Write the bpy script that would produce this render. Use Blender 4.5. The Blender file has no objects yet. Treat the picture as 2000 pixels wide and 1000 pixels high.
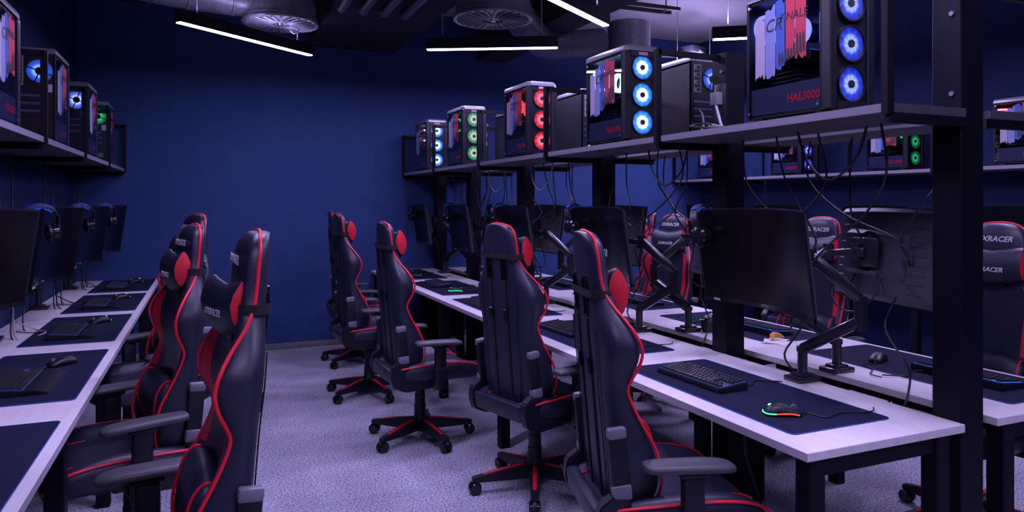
import bpy, bmesh, math, random
from mathutils import Vector, Matrix
random.seed(7)
PI = math.pi
R = math.radians
scene = bpy.context.scene
C = scene.collection

# ------------------------------------------------------------------ camera, world, exposure
cam_d = bpy.data.cameras.new('camera')
cam = bpy.data.objects.new('camera', cam_d); C.objects.link(cam)
cam_d.sensor_width = 36.0
cam_d.lens = 36.0 * 1390 / 2000
cam_d.shift_y = -106 / 2000
cam_d.clip_start = 0.02
cam.location = (0, 0, 1.45)
cam.rotation_euler = (R(90), 0, -math.atan2(595, 1390))
scene.camera = cam
world = bpy.data.worlds.new('world'); scene.world = world
world.use_nodes = True
world.node_tree.nodes['Background'].inputs[0].default_value = (0.0008, 0.001, 0.004, 1)
world.node_tree.nodes['Background'].inputs[1].default_value = 1.0
vs = scene.view_settings
vs.view_transform = 'Standard'; vs.look = 'None'; vs.gamma = 1.0; vs.use_curve_mapping = False
vs.exposure = 0.0
LIGHT = (0.56, 0.45, 0.95)          # violet-white tubes
LIGHT_W = 42.0
UP_W = 16.0
# pendant lights: (end, end, share of added uplight, label)
ZP = 2.70
PENDANTS = [
    ((-0.187, 5.465), (0.81, 6.26), .16, 'slim black pendant light slanting in front of the left round ceiling diffuser'),
    ((1.66, 5.65), (2.61, 5.16), 0, 'slim black pendant light hanging below the middle round ceiling diffuser'),
    ((1.62, 3.71), (2.60, 4.38), .22, 'slim black pendant light cut off by the top edge above the aisle desks'),
    ((3.58, 4.43), (4.34, 3.90), 1, 'short-looking pendant light half hidden behind the large computer at upper right'),
    ((4.15, 5.75), (5.15, 6.35), 1, 'added pendant light, unseen behind the computers, brightening the far corner ceiling'),  # added out of sight to brighten the ceiling on the right
    ((-0.1, 2.75), (0.85, 3.35), 0, 'pendant light above the aisle out of the frame'),
    ((1.35, 1.95), (2.35, 1.40), 0, 'pendant light above the nearest aisle desk out of the frame'),
    ((3.3, 2.3), (4.3, 2.9), 0, 'pendant light above the far side desks out of the frame'),
    ((-0.3, 0.5), (0.7, -0.1), 0, 'pendant light overhead behind the viewer'),
    ((2.0, -1.0), (3.0, -0.4), 0, 'pendant light at the near end of the room behind the viewer'),
]

# ------------------------------------------------------------------ helpers
def V(*a): return Vector(a)

class MB:
    def __init__(s): s.bm = bmesh.new()
    def box(s, c, size, rot=None, bevel=0.0, seg=2):
        b = bmesh.new(); bmesh.ops.create_cube(b, size=1.0)
        for v in b.verts: v.co = Vector((v.co.x*size[0], v.co.y*size[1], v.co.z*size[2]))
        if bevel: bmesh.ops.bevel(b, geom=list(b.edges), offset=bevel, segments=seg, affect='EDGES', profile=0.5)
        M = Matrix.Translation(Vector(c))
        if rot is not None:
            M = M @ (rot.to_4x4() if hasattr(rot, 'to_4x4') else Matrix.Rotation(rot, 4, 'Z'))
        b.transform(M); s._join(b); return s
    def span(s, x0, x1, y0, y1, z0, z1, bevel=0.0, seg=2):
        return s.box(((x0+x1)/2, (y0+y1)/2, (z0+z1)/2), (abs(x1-x0), abs(y1-y0), abs(z1-z0)), None, bevel, seg)
    def bar(s, p0, p1, w, h, bevel=0.0, up=Vector((0,0,1))):
        p0 = Vector(p0); p1 = Vector(p1); d = p1-p0; L = d.length; d.normalize()
        side = up.cross(d)
        if side.length < 1e-4: side = Vector((0,1,0)).cross(d)
        side.normalize(); u = d.cross(side)
        rot = Matrix((d, side, u)).transposed()
        return s.box((p0+p1)/2, (L, w, h), rot, bevel)
    def _join(s, b):
        me = bpy.data.meshes.new('tmp'); b.to_mesh(me); b.free()
        s.bm.from_mesh(me); bpy.data.meshes.remove(me)
    def cyl(s, p0, p1, r0, r1=None, n=16, caps=True):
        r1 = r0 if r1 is None else r1
        return s.loft([ring(p0, Vector(p1)-Vector(p0), r0, n), ring(p1, Vector(p1)-Vector(p0), r1, n)], caps, caps)
    def lathe(s, prof, n=20, M=None, cap0=True, cap1=True):
        rings = []
        for r, z in prof:
            rg = [Vector((r*math.cos(2*PI*k/n), r*math.sin(2*PI*k/n), z)) for k in range(n)]
            if M is not None: rg = [M @ p for p in rg]
            rings.append(rg)
        return s.loft(rings, cap0, cap1)
    def loft(s, rings, cap0=True, cap1=True, closed=True, mats=None):
        bm = s.bm; vv = [[bm.verts.new(p) for p in rg] for rg in rings]
        n = len(rings[0]); m = n if closed else n-1
        for i in range(len(vv)-1):
            for k in range(m):
                f = bm.faces.new((vv[i][k], vv[i][(k+1) % n], vv[i+1][(k+1) % n], vv[i+1][k]))
                if mats: f.material_index = mats(i, k)
        if cap0: bm.faces.new(list(reversed(vv[0])))
        if cap1: bm.faces.new(vv[-1])
        return s
    def tube(s, pts, r, n=6, smooth=4, closed=False, flat=1.0):
        P = spline(pts, smooth, closed) if smooth else [Vector(p) for p in pts]
        rings = []; prev = None
        N = len(P)
        for i, p in enumerate(P):
            if closed: t = P[(i+1) % N]-P[i-1]
            else: t = P[min(i+1, N-1)]-P[max(i-1, 0)]
            if t.length < 1e-9: t = Vector((0,0,1))
            t.normalize()
            a = prev if prev is not None else (Vector((0,0,1)) if abs(t.z) < 0.9 else Vector((1,0,0)))
            u = a - t*a.dot(t)
            if u.length < 1e-6: u = Vector((1,0,0)) - t*t.x
            u.normalize(); w = t.cross(u); prev = u
            rings.append([p+u*r*math.cos(2*PI*k/n)+w*r*flat*math.sin(2*PI*k/n) for k in range(n)])
        if closed: rings.append(rings[0]); return s.loft(rings, False, False)
        return s.loft(rings, True, True)
    def prism(s, poly, d0, d1, M=None):
        """poly in local (x, z) plane extruded along y d0..d1"""
        a = [Vector((x, d0, z)) for x, z in poly]; b = [Vector((x, d1, z)) for x, z in poly]
        if M is not None: a = [M @ p for p in a]; b = [M @ p for p in b]
        return s.loft([a, b])
    def disc(s, c, nrm, r, n=24, r_in=0.0):
        rg = ring(c, nrm, r, n)
        if r_in:
            return s.loft([rg, ring(c, nrm, r_in, n)], False, False)
        s.bm.faces.new([s.bm.verts.new(p) for p in rg]); return s
    def mesh(s, name, angle=35, subsurf=0, weld=True):
        if weld: bmesh.ops.remove_doubles(s.bm, verts=s.bm.verts, dist=1e-6)
        bmesh.ops.recalc_face_normals(s.bm, faces=s.bm.faces)
        me = bpy.data.meshes.new(name); s.bm.to_mesh(me); s.bm.free()
        if angle:
            me.polygons.foreach_set('use_smooth', [True]*len(me.polygons))
            me.set_sharp_from_angle(angle=R(angle))
        return me

def ring(c, nrm, r, n):
    c = Vector(c); t = Vector(nrm).normalized()
    a = Vector((0,0,1)) if abs(t.z) < 0.9 else Vector((1,0,0))
    u = (a - t*a.dot(t)).normalized(); w = t.cross(u)
    return [c+u*r*math.cos(2*PI*k/n)+w*r*math.sin(2*PI*k/n) for k in range(n)]

def spline(pts, sub=4, closed=False):
    P = [Vector(p) for p in pts]; out = []; n = len(P)
    for i in range(n if closed else n-1):
        if closed: p0, p1, p2, p3 = P[i-1], P[i], P[(i+1) % n], P[(i+2) % n]
        else: p0, p1, p2, p3 = P[max(i-1, 0)], P[i], P[i+1], P[min(i+2, n-1)]
        for k in range(sub):
            t = k/sub
            out.append(0.5*((2*p1)+(p2-p0)*t+(2*p0-5*p1+4*p2-p3)*t*t+(3*p1-p0-3*p2+p3)*t**3))
    if not closed: out.append(P[-1])
    return out

def add(name, me, m, parent=None, loc=None, rot=None):
    """link one mesh object; its material sits on the object so meshes can be shared"""
    if isinstance(me, MB): me = me.mesh(name)
    if not len(me.materials): me.materials.append(None)
    o = bpy.data.objects.new(name, me); C.objects.link(o)
    if m is not None:
        ms = m if isinstance(m, (list, tuple)) else [m]
        while len(me.materials) < len(ms): me.materials.append(None)
        for i, mm in enumerate(ms):
            o.material_slots[i].link = 'OBJECT'; o.material_slots[i].material = mm
    if parent is not None: o.parent = parent
    if loc is not None: o.location = loc
    if rot is not None: o.rotation_euler = rot
    return o

def tag(o, label, cat, group=None, kind=None):
    o['label'] = label
    if cat: o['category'] = cat
    if group: o['group'] = group
    if kind: o['kind'] = kind
    return o

def thing(name, label, cat, loc=(0,0,0), rz=0.0, group=None, tilt=0.0):
    o = bpy.data.objects.new(name, None); C.objects.link(o)
    o.empty_display_size = 0.05
    o.location = loc; o.rotation_euler = (0, tilt, rz)
    return tag(o, label, cat, group)

def copy_tree(o, parent=None):
    c = o.copy(); C.objects.link(c); c.parent = parent
    for ch in o.children: copy_tree(ch, c)
    return c

def struct(name, mb, m, label, parent=None):
    o = add(name, mb, m, parent)
    o['kind'] = 'structure'; o['label'] = label
    return o

def applied(o, name):
    dg = bpy.context.evaluated_depsgraph_get(); dg.update()
    return bpy.data.meshes.new_from_object(o.evaluated_get(dg))

_tc = {}
def text_mesh(body, size, shear=0.0, extrude=0.0004, space=1.0, bold=0.0, ax='x', stretch=1.0):
    """flat lettering centred at the origin, reading left to right along local x in the x-z plane, facing -y"""
    key = (body, size, shear, extrude, space, bold, stretch)
    if key in _tc: return _tc[key]
    cu = bpy.data.curves.new('lettering', 'FONT'); cu.body = body; cu.size = size; cu.shear = shear
    cu.extrude = extrude; cu.space_character = space; cu.offset = bold
    cu.align_x = 'CENTER'; cu.align_y = 'CENTER'; cu.resolution_u = 2
    o = bpy.data.objects.new('lettering', cu); C.objects.link(o)
    bpy.context.view_layer.update()
    me = applied(o, 'lettering')
    bpy.data.objects.remove(o); bpy.data.curves.remove(cu)
    me.transform(Matrix.Rotation(PI/2, 4, 'X') @ Matrix.Diagonal((stretch, 1, 1, 1)))
    me.materials.clear()
    _tc[key] = me
    return me

# ------------------------------------------------------------------ materials
def new_mat(name):
    m = bpy.data.materials.new(name); m.use_nodes = True
    return m, m.node_tree.nodes, m.node_tree.links, m.node_tree.nodes['Principled BSDF']

def mat(name, col, rough=0.5, metal=0.0, noise=0.0, nscale=40.0, bump=0.0, bscale=300.0, spec=0.5, coat=0.0):
    m, N, L, b = new_mat(name)
    b.inputs['Base Color'].default_value = (*col, 1); b.inputs['Roughness'].default_value = rough
    b.inputs['Metallic'].default_value = metal; b.inputs['Specular IOR Level'].default_value = spec
    b.inputs['Coat Weight'].default_value = coat
    tc = N.new('ShaderNodeTexCoord')
    if noise:
        t = N.new('ShaderNodeTexNoise'); t.inputs['Scale'].default_value = nscale; t.inputs['Detail'].default_value = 3
        L.new(tc.outputs['Object'], t.inputs['Vector'])
        r = N.new('ShaderNodeMapRange'); r.inputs[3].default_value = 1-noise; r.inputs[4].default_value = 1+noise
        r.inputs[1].default_value = 0.25; r.inputs[2].default_value = 0.75
        L.new(t.outputs['Fac'], r.inputs[0])
        x = N.new('ShaderNodeMix'); x.data_type = 'RGBA'; x.blend_type = 'MULTIPLY'; x.inputs[0].default_value = 1
        x.inputs[6].default_value = (*col, 1)
        L.new(r.outputs[0], x.inputs[7]); L.new(x.outputs[2], b.inputs['Base Color'])
    if bump:
        t2 = N.new('ShaderNodeTexNoise'); t2.inputs['Scale'].default_value = bscale; t2.inputs['Detail'].default_value = 2
        L.new(tc.outputs['Object'], t2.inputs['Vector'])
        bp = N.new('ShaderNodeBump'); bp.inputs['Strength'].default_value = bump; bp.inputs['Distance'].default_value = 0.002
        L.new(t2.outputs['Fac'], bp.inputs['Height']); L.new(bp.outputs[0], b.inputs['Normal'])
    return m

def emit(name, col, strength):
    m, N, L, b = new_mat(name)
    b.inputs['Base Color'].default_value = (0.02, 0.02, 0.02, 1)
    b.inputs['Emission Color'].default_value = (*col, 1); b.inputs['Emission Strength'].default_value = strength
    return m

def glass_mat(name, tint, refl=1.0, rough=0.02):
    m, N, L, b = new_mat(name); N.remove(b)
    out = N['Material Output']
    tr = N.new('ShaderNodeBsdfTransparent'); tr.inputs[0].default_value = (*tint, 1)
    gl = N.new('ShaderNodeBsdfGlossy'); gl.inputs['Roughness'].default_value = rough
    lw = N.new('ShaderNodeLayerWeight'); lw.inputs[0].default_value = 0.5
    pw = N.new('ShaderNodeMath'); pw.operation = 'POWER'; pw.inputs[1].default_value = 4.0; L.new(lw.outputs['Facing'], pw.inputs[0])
    fr = N.new('ShaderNodeMath'); fr.operation = 'MULTIPLY_ADD'; fr.inputs[1].default_value = 0.7; fr.inputs[2].default_value = 0.04; L.new(pw.outputs[0], fr.inputs[0])
    mx = N.new('ShaderNodeMixShader')
    L.new(fr.outputs[0], mx.inputs[0]); L.new(tr.outputs[0], mx.inputs[1]); L.new(gl.outputs[0], mx.inputs[2])
    L.new(mx.outputs[0], out.inputs[0])
    return m

def fan_glow(name, col, core, strength, dots=False, top=None):
    """an LED fan's own light: bright ring around the hub, fading to the rim, swirled by the blades"""
    m, N, L, b = new_mat(name)
    b.inputs['Base Color'].default_value = (0.02, 0.02, 0.03, 1)
    tc = N.new('ShaderNodeTexCoord'); sp = N.new('ShaderNodeSeparateXYZ'); L.new(tc.outputs['Object'], sp.inputs[0])
    def M(op, a, b_=None, c=None):
        n = N.new('ShaderNodeMath'); n.operation = op
        for i, v in enumerate((a, b_, c)):
            if v is None: continue
            if isinstance(v, (int, float)): n.inputs[i].default_value = v
            else: L.new(v, n.inputs[i])
        return n.outputs[0]
    x, z = sp.outputs[0], sp.outputs[2]
    r = M('SQRT', M('ADD', M('MULTIPLY', x, x), M('MULTIPLY', z, z)))
    rn = M('DIVIDE', r, 0.06)
    cr = N.new('ShaderNodeValToRGB'); L.new(rn, cr.inputs[0])
    e = cr.color_ramp.elements
    e[0].position = 0.0; e[0].color = (*[c*0.25 for c in col], 1)
    e[1].position = 1.0; e[1].color = (*[c*0.10 for c in col], 1)
    for p, cc in ((0.20, [c*0.3 for c in col]), (0.26, core), (0.45, core), (0.62, [c*0.75 for c in col]), (0.88, [c*0.35 for c in col])):
        k = e.new(p); k.color = (*cc, 1)
    ang = M('ARCTAN2', z, x)
    sw = M('SINE', M('ADD', M('MULTIPLY', ang, 9.0), M('MULTIPLY', rn, 5.0)))
    amp = M('MULTIPLY_ADD', sw, 0.18, 0.80)
    if dots:
        g = M('MULTIPLY', M('SINE', M('MULTIPLY', M('ADD', x, z), 620.0)), M('SINE', M('MULTIPLY', M('SUBTRACT', x, z), 620.0)))
        amp = M('MULTIPLY_ADD', M('GREATER_THAN', M('ABSOLUTE', g), 0.12), 0.92, 0.05)
    L.new(cr.outputs[0], b.inputs['Emission Color'])
    L.new(M('MULTIPLY', amp, strength), b.inputs['Emission Strength'])
    return m

def carpet_mat():
    m, N, L, b = new_mat('carpet_grey_loop')
    tc = N.new('ShaderNodeTexCoord')
    n1 = N.new('ShaderNodeTexNoise'); n1.inputs['Scale'].default_value = 105; n1.inputs['Detail'].default_value = 4; n1.inputs['Roughness'].default_value = 0.75
    n2 = N.new('ShaderNodeTexNoise'); n2.inputs['Scale'].default_value = 2.2; n2.inputs['Detail'].default_value = 4
    br = N.new('ShaderNodeTexBrick'); br.offset = 0.5; br.inputs['Scale'].default_value = 1.0
    br.inputs['Brick Width'].default_value = 0.5; br.inputs['Row Height'].default_value = 0.5; br.inputs['Mortar Size'].default_value = 0.0
    br.inputs['Color1'].default_value = (0.92, 0.92, 0.92, 1); br.inputs['Color2'].default_value = (1.08, 1.08, 1.08, 1)
    for t in (n1, n2, br): L.new(tc.outputs['Object'], t.inputs['Vector'])
    cr = N.new('ShaderNodeValToRGB'); L.new(n1.outputs['Fac'], cr.inputs[0])
    cr.color_ramp.elements[0].position = 0.36; cr.color_ramp.elements[0].color = (0.035, 0.035, 0.06, 1)
    cr.color_ramp.elements[1].position = 0.64; cr.color_ramp.elements[1].color = (0.66, 0.66, 0.76, 1)
    mr = N.new('ShaderNodeMapRange'); mr.inputs[1].default_value = 0.3; mr.inputs[2].default_value = 0.7; mr.inputs[3].default_value = 0.8; mr.inputs[4].default_value = 1.2
    L.new(n2.outputs['Fac'], mr.inputs[0])
    x = N.new('ShaderNodeMix'); x.data_type = 'RGBA'; x.blend_type = 'MULTIPLY'; x.inputs[0].default_value = 1
    L.new(cr.outputs[0], x.inputs[6]); L.new(mr.outputs[0], x.inputs[7])
    y = N.new('ShaderNodeMix'); y.data_type = 'RGBA'; y.blend_type = 'MULTIPLY'; y.inputs[0].default_value = 1
    L.new(x.outputs[2], y.inputs[6]); L.new(br.outputs['Color'], y.inputs[7])
    L.new(y.outputs[2], b.inputs['Base Color'])
    b.inputs['Roughness'].default_value = 0.95; b.inputs['Specular IOR Level'].default_value = 0.1
    bp = N.new('ShaderNodeBump'); bp.inputs['Strength'].default_value = 0.5; bp.inputs['Distance'].default_value = 0.004
    L.new(n1.outputs['Fac'], bp.inputs['Height']); L.new(bp.outputs[0], b.inputs['Normal'])
    return m

def wood_white():
    m, N, L, b = new_mat('pale_laminate')
    tc = N.new('ShaderNodeTexCoord'); mp = N.new('ShaderNodeMapping'); mp.inputs['Scale'].default_value = (22, 1.5, 5)
    L.new(tc.outputs['Object'], mp.inputs[0])
    n = N.new('ShaderNodeTexNoise'); n.inputs['Scale'].default_value = 2.0; n.inputs['Detail'].default_value = 5; n.inputs['Distortion'].default_value = 0.4
    L.new(mp.outputs[0], n.inputs['Vector'])
    cr = N.new('ShaderNodeValToRGB'); L.new(n.outputs['Fac'], cr.inputs[0])
    cr.color_ramp.elements[0].position = 0.3; cr.color_ramp.elements[0].color = (0.69, 0.66, 0.66, 1)
    cr.color_ramp.elements[1].position = 0.7; cr.color_ramp.elements[1].color = (0.755, 0.735, 0.73, 1)
    L.new(cr.outputs[0], b.inputs['Base Color'])
    b.inputs['Roughness'].default_value = 0.5
    return m

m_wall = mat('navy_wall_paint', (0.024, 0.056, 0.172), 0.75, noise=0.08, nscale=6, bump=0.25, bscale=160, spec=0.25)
m_wall_shaded = mat('shaded_navy_wall_paint', (0.012, 0.026, 0.085), 0.8, noise=0.08, nscale=6, bump=0.25, bscale=160, spec=0.2)  # same navy paint, with the shade on these walls put into its colour
m_ceil = mat('grey_ceiling_paint', (0.30, 0.29, 0.32), 0.9, noise=0.05, nscale=3)
m_black_beam = mat('black_ceiling_paint', (0.012, 0.013, 0.022), 0.85)
m_carpet = carpet_mat()
m_base = mat('speckled_grey_skirting', (0.16, 0.16, 0.18), 0.9, noise=0.5, nscale=260)
m_desk = wood_white()
m_desk_edge = mat('pale_desk_edging', (0.42, 0.40, 0.46), 0.5)
m_black = mat('black_plastic', (0.007, 0.008, 0.015), 0.42, spec=0.4, bump=0.08, bscale=700)
m_gloss = mat('glossy_black_plastic', (0.008, 0.008, 0.011), 0.16)
m_steel = mat('black_powder_coated_steel', (0.0025, 0.003, 0.008), 0.5, spec=0.18, bump=0.12, bscale=900)
m_arm = mat('dark_grey_arm_metal', (0.022, 0.022, 0.030), 0.28, metal=0.0, coat=0.3)
m_armcap = mat('silver_grey_arm_cover', (0.22, 0.22, 0.26), 0.3, metal=0.5)
m_grey = mat('grey_plastic', (0.16, 0.16, 0.18), 0.45)
m_leather = mat('black_leatherette', (0.014, 0.016, 0.036), 0.42, bump=0.25, bscale=420, noise=0.2, nscale=14)
m_leather_side = mat('black_leatherette_side', (0.018, 0.018, 0.024), 0.45, bump=0.25, bscale=420)
m_red = mat('red_leatherette', (0.62, 0.012, 0.03), 0.45, bump=0.2, bscale=420)
m_pipe = mat('red_piping', (0.80, 0.014, 0.04), 0.42)
m_redpl = mat('red_plastic', (0.62, 0.012, 0.03), 0.4)
m_strap = mat('black_webbing', (0.008, 0.008, 0.010), 0.8, bump=0.5, bscale=900)
m_logo = mat('silver_embroidery', (0.65, 0.65, 0.68), 0.6)
m_armpad = mat('soft_grey_arm_pad', (0.055, 0.055, 0.065), 0.5, bump=0.1, bscale=500)
m_cap = mat('grey_hinge_cap', (0.17, 0.17, 0.20), 0.4)
m_mouse_pad = mat('dark_fabric_desk_mat', (0.011, 0.014, 0.040), 0.9, spec=0.15, bump=0.4, bscale=900, noise=0.12, nscale=30)
m_key = mat('black_keycap', (0.022, 0.022, 0.028), 0.4)
m_kled = emit('blue_key_light', (0.03, 0.16, 1.0), 0.16)
m_kled2 = emit('bright_blue_key_light', (0.03, 0.20, 1.0), 0.7)
m_screen = mat('dark_screen', (0.0025, 0.0025, 0.004), 0.24, spec=0.35)
m_shell = mat('monitor_back_shell', (0.05, 0.05, 0.065), 0.42)
m_shelf = mat('dark_shelf_laminate', (0.06, 0.055, 0.075), 0.6, noise=0.1, nscale=20)
m_shelf_edge = mat('grey_shelf_edging', (0.20, 0.19, 0.24), 0.5)
m_case = mat('case_black_steel', (0.007, 0.008, 0.014), 0.4, spec=0.35, bump=0.06, bscale=900)
m_trim = mat('case_grey_trim', (0.20, 0.20, 0.23), 0.32, metal=0.4)
m_shroud = mat('case_shroud', (0.030, 0.040, 0.105), 0.5)
m_inside = mat('case_inside', (0.012, 0.012, 0.018), 0.5)
m_board = mat('mainboard', (0.02, 0.02, 0.028), 0.35)
m_silver = mat('bare_metal', (0.45, 0.45, 0.5), 0.3, metal=1.0)
m_zinc = mat('galvanised_duct', (0.26, 0.26, 0.31), 0.38, metal=0.35, noise=0.25, nscale=30)
m_duct_dark = mat('dark_painted_duct', (0.11, 0.11, 0.15), 0.4)
m_glass = glass_mat('tinted_side_glass', (0.80, 0.80, 0.84))
m_white = mat('white_print', (0.33, 0.30, 0.40), 0.6)
m_lblue = mat('pale_blue_print', (0.17, 0.20, 0.42), 0.6)
m_blue = mat('blue_print', (0.028, 0.085, 0.34), 0.6)
m_redp = mat('red_print', (0.40, 0.022, 0.05), 0.6)
m_ink = mat('black_print', (0.01, 0.01, 0.014), 0.6)
m_hal = mat('red_lettering', (0.80, 0.02, 0.05), 0.5)
m_paper = mat('white_paper', (0.85, 0.80, 0.78), 0.8)
m_bread = mat('golden_pastry', (0.75, 0.40, 0.10), 0.7, noise=0.3, nscale=60)
m_cable = mat('black_cable', (0.012, 0.012, 0.016), 0.45)
m_cable_w = mat('pale_cable', (0.42, 0.40, 0.46), 0.45)
m_blue_pad = mat('blue_headband_pad', (0.02, 0.13, 0.62), 0.5, noise=0.3, nscale=60)
m_blue_band = mat('blue_headband_fabric', (0.008, 0.055, 0.27), 0.6, noise=0.4, nscale=90)
m_tube = emit('pendant_diffuser', (0.80, 0.74, 1.0), 14.0)
m_added_glow = emit('added_upward_glow', (0.80, 0.74, 1.0), 1.0)  # glowing strip added on top of the pendants that get an uplight
m_ledg = emit('green_led', (0.05, 1.0, 0.35), 2.2)
m_ledr = emit('red_led', (1.0, 0.05, 0.04), 2.2)
m_ledw = emit('mint_led_badge', (0.35, 1.0, 0.6), 2.4)
m_sticker = mat('green_sticker', (0.25, 0.5, 0.2), 0.5)

F = {
 'blue': fan_glow('fan_blue', (0.02, 0.06, 1.0), (0.30, 0.42, 1.0), 1.3),
 'ice': fan_glow('fan_ice', (0.02, 0.24, 1.0), (0.75, 0.92, 1.0), 2.8),
 'red': fan_glow('fan_red', (1.0, 0.01, 0.03), (1.0, 0.16, 0.20), 1.7),
 'green': fan_glow('fan_green', (0.03, 0.65, 0.22), (0.75, 0.75, 0.55), 0.95),
 'emerald': fan_glow('fan_emerald', (0.0, 0.30, 0.10), (0.05, 0.75, 0.30), 0.6),
 'violet': fan_glow('fan_violet', (0.02, 0.03, 1.0), (0.35, 0.42, 1.0), 1.2),
}
FG = {
 'blue': fan_glow('grille_blue', (0.03, 0.12, 1.0), (0.20, 0.42, 1.0), 1.6, dots=True),
 'ice': fan_glow('grille_ice', (0.10, 0.18, 1.0), (0.40, 0.50, 1.0), 1.6, dots=True),
 'emerald': fan_glow('grille_green', (0.0, 0.55, 0.16), (0.05, 0.75, 0.25), 0.8, dots=True),
}
INNER = {
 'blue': emit('inner_blue', (0.16, 0.18, 1.0), 3.6), 'ice': emit('inner_ice', (0.35, 0.6, 1.0), 5.0),
 'red': emit('inner_red', (1.0, 0.04, 0.06), 3.2), 'green': emit('inner_green', (0.05, 0.9, 0.3), 1.2),
 'emerald': emit('inner_emerald', (0.02, 0.5, 0.2), 0.5), 'violet': emit('inner_violet', (0.05, 0.15, 1.0), 0.7),
}

# ------------------------------------------------------------------ the room
X0, X1, Y0, Y1, ZC = -1.07, 5.72, -2.6, 7.33, 3.45
struct('floor', MB().span(X0-.1, X1+.1, Y0-.1, Y1+.1, -0.1, 0), m_carpet, 'grey speckled carpet floor')
struct('ceiling', MB().span(X0-.1, X1+.1, Y0-.1, Y1+.1, ZC, ZC+.1), m_ceil, 'grey ceiling above the ducts')
struct('wall_back', MB().span(X0-.1, X1+.1, Y1, Y1+.1, 0, ZC), m_wall, 'plain navy blue wall at the end of the aisle')
struct('wall_left', MB().span(X0-.1, X0, Y0-.1, Y1, 0, ZC), m_wall_shaded, 'navy blue wall behind the left desks')
struct('wall_right', MB().span(X1, X1+.1, Y0-.1, Y1, 0, ZC), m_wall_shaded, 'navy blue wall behind the far right shelf')
struct('wall_front', MB().span(X0, X1, Y0-.1, Y0, 0, ZC), m_wall_shaded, 'navy blue wall behind the viewer')
struct('baseboard_back', MB().span(X0, X1, Y1-.012, Y1, 0, .06, .003), m_base, 'speckled grey skirting along the back wall')
struct('baseboard_left', MB().span(X0, X0+.012, Y0, Y1-.012, 0, .06, .003), m_base, 'speckled grey skirting along the left wall')
struct('baseboard_right', MB().span(X1-.012, X1, Y0, Y1-.012, 0, .06, .003), m_base, 'speckled grey skirting along the right wall')
# boxed ceiling ducts running along the room
struct('trim_1', MB().span(0.92, 1.80, 1.0, Y1, 3.0, ZC), m_black_beam, 'black boxed-in ceiling duct left of the middle diffuser')
struct('trim_2', MB().span(2.72, 3.05, 1.0, Y1, 3.0, ZC), m_black_beam, 'black boxed-in ceiling duct right of the middle diffuser')
struct('trim_3', MB().span(X0, 0.0, 1.0, Y1, 3.27, ZC), m_black_beam, 'black boxed-in ceiling duct along the left wall')

# ------------------------------------------------------------------ pendant lights
for i, (a, b_, up, lab) in enumerate(PENDANTS):
    A = V(*a, ZP); B = V(*b_, ZP); mid = (A+B)/2; d = B-A; L_ = d.length; ang = math.atan2(d.y, d.x)
    t = thing('pendant_light', lab, 'pendant light', mid, ang, 'slim linear pendant lights')
    add('housing', MB().box((0, 0, .046), (L_+.012, .062, .09), None, .002, 1), m_black, t)
    add('diffuser', MB().box((0, 0, -.002), (L_, .05, .008), None, .003, 1), m_tube, t)
    for s in (-1, 1):
        w = add('suspension_wire', MB().cyl((s*L_*.38, 0, .09), (s*L_*.38, 0, ZC-ZP if not (0.92 < (mid+d*s*.38/1).x < 1.8 or 2.72 < (mid+d*s*.38).x < 3.05) else 3.0-ZP), .004, n=6), m_cable_w, t)
        add('clip', MB().cyl((s*L_*.38, 0, .09), (s*L_*.38, 0, .12), .010, .006, n=8), m_silver, w)
    if i == 0: add('wire_tail', MB().tube([(L_*.38, 0, .30), (L_*.38-.03, -.01, .24), (L_*.38-.01, -.02, .18), (L_*.38-.05, -.02, .14), (L_*.38-.09, -.01, .16)], .006, 6, 5), m_cable_w, t)
    ld = bpy.data.lights.new('pendant_glow', 'AREA'); ld.shape = 'RECTANGLE'; ld.size = L_; ld.size_y = .05
    ld.color = LIGHT; ld.energy = LIGHT_W * {0: .38, 3: .7, 7: .7}.get(i, 1)
    lo = bpy.data.objects.new('pendant_glow', ld); C.objects.link(lo); lo.parent = t; lo.location = (0, 0, -.012)
    if up:  # uplight added to brighten the ceiling and ducts above
        add('added_glow_strip', MB().box((0, 0, .0915), (L_-.02, .03, .001)), m_added_glow, t)
        ld = bpy.data.lights.new('added_uplight', 'AREA'); ld.shape = 'RECTANGLE'; ld.size = L_; ld.size_y = .05
        ld.color = LIGHT; ld.energy = UP_W*up
        lo = bpy.data.objects.new('added_uplight', ld); C.objects.link(lo); lo.parent = t; lo.location = (0, 0, .105); lo.rotation_euler = (PI, 0, 0)

# ------------------------------------------------------------------ ceiling diffusers and ducts
def diffuser(x, y, zb, r, zt, label, m):
    t = thing('ceiling_diffuser', label, 'air diffuser', (x, y, zb), .2, 'round swirl ceiling diffusers')
    add('drum', MB().lathe([(r*.97, .02), (r*.97, .05), (r*.93, .055), (r*.93, zt-zb)], 40, cap0=False, cap1=True), m, t)
    add('rim', MB().lathe([(r*.80, .004), (r, 0), (r*1.015, .012), (r, .022), (r*.95, .022)], 40, cap0=False, cap1=False), m, t)
    pl = add('face_plate', MB().lathe([(r*.99, .008), (r*.99, .013)], 40), m, t)
    vane = MB(); vane.box((r*.58, 0, .0), (r*.66, .018, .012), Matrix.Rotation(R(32), 3, 'X'), .002, 1); vm = vane.mesh('vane')
    for k in range(24): add('vane', vm, m, pl, None, (0, 0, k*2*PI/24))
    add('boss', MB().lathe([(.0001, -.012), (.018, -.010), (.026, .008)], 14, cap0=False, cap1=False), m_silver, pl)
    return t
diffuser(0.55, 6.10, 2.90, .30, 3.42, 'grey round ceiling diffuser above the slanted pendant at upper left', m_zinc)
diffuser(1.985, 5.0, 2.82, .30, 3.42, 'dark round swirl diffuser at the top centre of the ceiling', m_duct_dark)
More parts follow.
